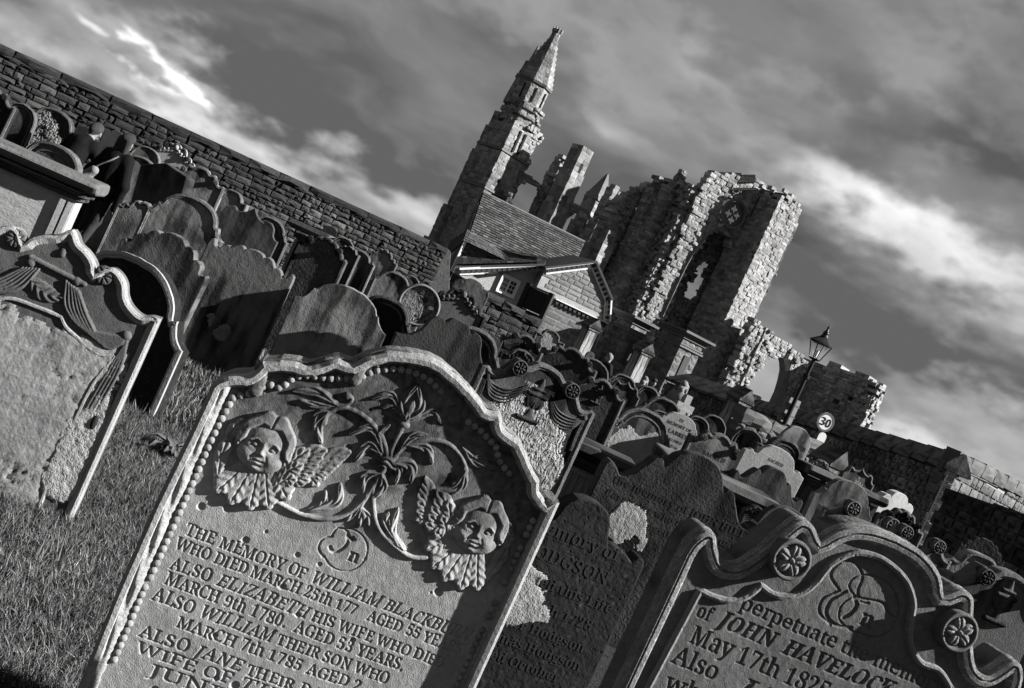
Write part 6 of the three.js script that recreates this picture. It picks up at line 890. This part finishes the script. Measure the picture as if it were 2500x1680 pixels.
function person(label, pos, turn, o) {
  const t = thing('person', label, 'person', pos, turn), b = o.bend ?? 0, H = o.scale ?? 1, lean = (y, x = 0, z = 0) => [x, 0.95 + (y - 0.95) * Math.cos(b) - 0, z - Math.sin(b) * (y - 0.95)];
  const L = (x, y, z = 0) => (y > 0.95 ? (() => { const [, yy, zz] = lean(y); return [x, yy + Math.sin(b) * 0 , zz + z]; })() : [x, y, z]);
  const head = L(0, 1.58, -0.03), neck = L(0, 1.43), handR = o.handR ?? L(0.3, 0.8, 0.02), handL = o.handL ?? L(-0.3, 0.8, 0.02), elR = o.elR ?? L(0.29, 1.08, 0.06), elL = o.elL ?? L(-0.29, 1.08, 0.06);
  const down = (h, e) => { const v = [h[0] - e[0], h[1] - e[1], h[2] - e[2]], l = Math.hypot(...v); return v.map((q) => q / l); };
  const body = [[L(0, 1.0), L(0, 1.35), 0.13, 0.13], [L(0, 1.35), neck, 0.09, 0.055], [neck, head, 0.055, 0.06], [head, [head[0], head[1] + 0.05, head[2]], 0.078, 0.085], [[head[0], head[1] - 0.04, head[2] - 0.045], [head[0], head[1] + 0.02, head[2] - 0.05], 0.048, 0.05], [[head[0], head[1] + 0.012, head[2] - 0.1], [head[0], head[1] - 0.012, head[2] - 0.112], 0.01, 0.013], ...[-1, 1].map((s) => [[head[0] + s * 0.085, head[1] + 0.015, head[2]], [head[0] + s * 0.088, head[1] - 0.02, head[2]], 0.015, 0.012])];
  for (const [h, e, s] of [[handR, elR, 1], [handL, elL, -1]]) { const d = down(h, e), palm = [h[0] + d[0] * 0.06, h[1] + d[1] * 0.06, h[2] + d[2] * 0.06]; body.push([e, h, 0.038, 0.026], [h, palm, 0.026, 0.03], ...fingers([palm[0] + d[0] * 0.015, palm[1] + d[1] * 0.015, palm[2] + d[2] * 0.015], d), [palm, [palm[0] - s * 0.035, palm[1] + d[1] * 0.03, palm[2] - 0.03], 0.013, 0.009]); }
  skin('body', body, surf(o.skin ?? 0.3, { rough: 0.6 }), t, 96, 0.018);
  const sh = [[L(0.16, 1.38), elR], [L(-0.16, 1.38), elL]];
  const long = o.coat ?? 0.82;
  skin('jacket', [[L(0, 1.3), L(0, 1.05), 0.165, 0.15], [L(-0.13, 1.37), L(0.13, 1.37), 0.085, 0.085], [L(0.06, 1.0), L(0.06, long), 0.13, 0.125], [L(-0.06, 1.0), L(-0.06, long), 0.13, 0.125], [L(0, 1.38), L(0, 1.45), 0.085, 0.066], ...sh.map(([p, q]) => [p, q, 0.078, 0.062]), [elR, handR, 0.062, 0.046], [elL, handL, 0.062, 0.046]], cloth(o.top ?? 0.03), t, 96, 0.05);
  const kR = o.kneeR ?? [0.1, 0.5, -0.02], kL = o.kneeL ?? [-0.1, 0.5, -0.02], fR = o.footR ?? [0.11, 0.08, 0.02], fL = o.footL ?? [-0.11, 0.08, 0.02];
  skin('trousers', [[[0.08, 0.94, 0], kR, 0.1, 0.066], [[-0.08, 0.94, 0], kL, 0.1, 0.066], [kR, fR, 0.066, 0.052], [kL, fL, 0.066, 0.052], [[-0.07, 0.95, 0], [0.07, 0.95, 0], 0.12, 0.12]], cloth(o.legs ?? 0.06), t, 80, 0.04);
  skin('shoes', [[fR, [fR[0], 0.045, fR[2] - 0.02], 0.05, 0.045], [[fR[0], 0.045, fR[2] + 0.02], [fR[0], 0.04, fR[2] - 0.15], 0.045, 0.038], [fL, [fL[0], 0.045, fL[2] - 0.02], 0.05, 0.045], [[fL[0], 0.045, fL[2] + 0.02], [fL[0], 0.04, fL[2] - 0.15], 0.045, 0.038]], surf(0.03, { rough: 0.5 }), t, 56, 0.03);
  if (o.hair) { const hl = o.hair, list = [[[head[0], head[1] + 0.05, head[2] + 0.015], [head[0], head[1] + 0.075, head[2] - 0.02], 0.09, 0.085]]; if (hl > 1) for (const x of [-0.06, -0.02, 0.02, 0.06]) list.push([[head[0] + x, head[1] + 0.04, head[2] + 0.045], [head[0] + x * 1.5, head[1] - 0.19 - Math.abs(x), head[2] + 0.075], 0.05, 0.022]); else list.push([[head[0], head[1] + 0.03, head[2] + 0.05], [head[0], head[1] - 0.04, head[2] + 0.05], 0.062, 0.045]); skin('hair', list, surf(o.hairTone ?? 0.08, { map: T.wood, size: 0.05, bump: T.wood, bsize: 0.05, depth: 0.01, rough: 0.6 }), t, 72, 0.02); }
  t.scale.setScalar(H);
  return t;
}
{
  // the couple, backs to us, reading a stone
  const w = px(309, 336, 13.2), f = px(237, 585, 13.2);
  const wt = person('woman with shoulder length hair, dark jacket and jeans, seen from behind, carrying a pale bag', [w.x + 0.02, 0, -13.2], -16, { scale: w.y / 1.66, hair: 2, hairTone: 0.07, top: 0.014, legs: 0.05, coat: 0.86, handR: [0.26, 0.74, 0.0], elR: [0.29, 1.06, 0.04], handL: [-0.2, 1.0, -0.16], elL: [-0.3, 1.08, 0.05], kneeL: [-0.09, 0.5, -0.06], footL: [-0.13, 0.08, -0.02], kneeR: [0.07, 0.5, 0.0], footR: [0.06, 0.08, 0.12] });
  const bag = thing('shoulder_bag', 'pale gathered cloth shoulder bag hanging behind the woman', 'bag', [w.x - 0.02, 0, -13.0], -16), k = w.y / 1.69;
  skin('pouch', [[[-0.1, 0.98, 0.16], [0.02, 1.13, 0.17], 0.075, 0.06], [[-0.13, 0.93, 0.16], [-0.05, 0.98, 0.17], 0.07, 0.08]], cloth(0.3), bag, 48, 0.05); mesh('strap', tube([[0.0, 1.15, 0.18], [0.08, 1.25, 0.16], [0.16, 1.34, 0.12], [0.16, 1.42, 0.02]], 0.012, 12, 6), cloth(0.22), bag); bag.scale.setScalar(k);
  const m = px(252, 306, 13.9);
  person('man in a dark jacket bending forward over the graves beside the woman', [m.x - 0.1, 0, -13.6], -8, { scale: 1.02, bend: 0.45, hair: 1, hairTone: 0.1, top: 0.014, legs: 0.04, handR: [0.2, 0.92, -0.45], elR: [0.33, 1.05, -0.22], handL: [-0.2, 0.92, -0.42], elL: [-0.34, 1.05, -0.2] });
  const p1 = px(1673, 936, 24); person('fair haired visitor in a white collared dark coat among the far graves', [p1.x, 0, p1.z], 150, { scale: p1.y / 1.68, hair: 2, hairTone: 0.5, top: 0.3, skin: 0.5 });
  const p2 = px(1492, 868, 28); person('bareheaded visitor in a black coat walking beyond the graves', [p2.x, 0, p2.z], 120, { scale: p2.y / 1.68, hair: 1, hairTone: 0.45, top: 0.03, skin: 0.55 });
  const p3 = px(1577, 923, 27); person('pale haired visitor beside a dark haired one near the gabled pillar', [p3.x, 0, p3.z], 160, { scale: p3.y / 1.68, hair: 2, hairTone: 0.4, top: 0.3, skin: 0.5 });
  const p4 = px(1597, 927, 28); person('dark haired visitor half hidden behind the far graves', [p4.x, 0, p4.z], 200, { scale: p4.y / 1.68, hair: 1, hairTone: 0.04, top: 0.05 });
}

// ---------------------------------------------------------------- grass and dock leaves
{
  const r = rng(2024), blade = (h, w, bend, a) => { const c = Math.cos(a), s = Math.sin(a), pos = [], uv = [], P = (x, y, z) => [x * c - z * s, y, x * s + z * c], q = [P(-w, 0, 0), P(w, 0, 0), P(w * 0.75, h * 0.55, bend * 0.35), P(-w * 0.75, h * 0.55, bend * 0.35), P(0, h, bend)]; for (const i of [0, 1, 2, 0, 2, 3, 3, 2, 4]) { pos.push(...q[i]); uv.push(0.5, q[i][1]); } return [pos, uv]; };
  const tuft = (n, R, h0, h1, w) => { const pos = [], uv = []; for (let k = 0; k < n; k++) { const [p, u] = blade(mix(h0, h1, r()), w * (0.7 + 0.6 * r()), (r() - 0.3) * 0.05, r() * 6.283), x = (r() - 0.5) * R, z = (r() - 0.5) * R; for (let i = 0; i < p.length; i += 3) { p[i] += x; p[i + 2] += z; } pos.push(...p); uv.push(...u); } const g = new THREE.BufferGeometry(); g.setAttribute('position', new THREE.Float32BufferAttribute(pos, 3)); g.setAttribute('uv', new THREE.Float32BufferAttribute(uv, 2)); g.computeVertexNormals(); return g; };
  const leafM = new THREE.MeshPhysicalMaterial({ color: new THREE.Color().setRGB(0.07, 0.07, 0.07), roughness: 0.55, side: THREE.DoubleSide, specularIntensity: 0.6 });
  const field = (name, label, n, geo, place) => { const im = new THREE.InstancedMesh(geo, leafM, n), m = new THREE.Matrix4(), q = new THREE.Quaternion(), col = new THREE.Color(); im.name = name; im.castShadow = im.receiveShadow = true; for (let i = 0; i < n; i++) { const [x, z, s] = place(); q.setFromEuler(new THREE.Euler((r() - 0.5) * 1.2, r() * 6.283, (r() - 0.5) * 1.2)); m.compose(new THREE.Vector3(x, -0.012, z), q, new THREE.Vector3(s, s * (0.7 + 0.6 * r()), s)); im.setMatrixAt(i, m); const c = (0.4 + 1.2 * r()) * (0.75 + 0.5 * noise(x * 2.2, z * 2.2, 6)) * (r() < 0.06 ? 2.2 : 1); im.setColorAt(i, col.setRGB(c, c, c)); } im.userData = { label, category: 'grass', kind: 'stuff' }; scene.add(im); return im; };
  field('grass', 'short rough churchyard grass between the headstones', 42000, tuft(11, 0.05, 0.016, 0.052, 0.0016), () => { const d = 3.0 + 4.6 * Math.pow(r(), 1.25), s = d * 0.2; return [mix(-2.9, 0.3, r()) * (0.62 + d * 0.1), -d, 1]; });
  field('grass', 'thinner mown grass farther back under the graves', 34000, tuft(8, 0.14, 0.035, 0.085, 0.0035), () => { const d = 6.8 + 10 * Math.pow(r(), 1.4); return [mix(-0.62, 0.5, r()) * d, -d, 1]; });
  // longer wisps and straw where the mower misses
  const straw = tuft(7, 0.06, 0.06, 0.15, 0.0017);
  field('grass', 'longer wispy tufts and straw along the headstone feet', 1500, straw, () => { const d = 3.0 + 6 * Math.pow(r(), 1.3), x = mix(-0.62, 0.02, r()) * d; return [x, -d, noise(x * 3, d * 3, 71) > 0.52 ? 0.95 : 0.4]; });
  const o = px(478, 958, 6.1), t = thing('dock_plant', 'clump of broad dock leaves in the grass behind the cherub stone', 'plant', [o.x, 0, o.z]);
  const lm = new THREE.MeshPhysicalMaterial({ color: new THREE.Color().setRGB(0.075, 0.075, 0.075), roughness: 0.45, side: THREE.DoubleSide });
  for (let k = 0; k < 34; k++) { const a = r() * 6.283, L = 0.09 + r() * 0.1, W = 0.016 + r() * 0.014, up = 0.35 + r() * 0.8, g = new THREE.PlaneGeometry(1, 1, 4, 6), p = g.attributes.position; for (let i = 0; i < p.count; i++) { const v = p.getY(i) + 0.5, u = p.getX(i) * 2, w = W * Math.pow(Math.sin(Math.PI * clamp(0.08 + v * 0.92)), 0.7), e = up * (1 - v * 1.1); p.setXYZ(i, u * w, v * L * Math.sin(Math.max(-0.3, e) + 0.25) + Math.abs(u) * w * 0.35 + 0.006 * Math.sin(v * 20) * Math.abs(u), v * L * Math.cos(e)); } g.rotateY(a); g.translate((r() - 0.5) * 0.1 + Math.sin(a) * 0.03, 0.02, (r() - 0.5) * 0.1 + Math.cos(a) * 0.03); g.computeVertexNormals(); mesh('leaf', g, lm, t); }
}

renderer.render(scene, camera);
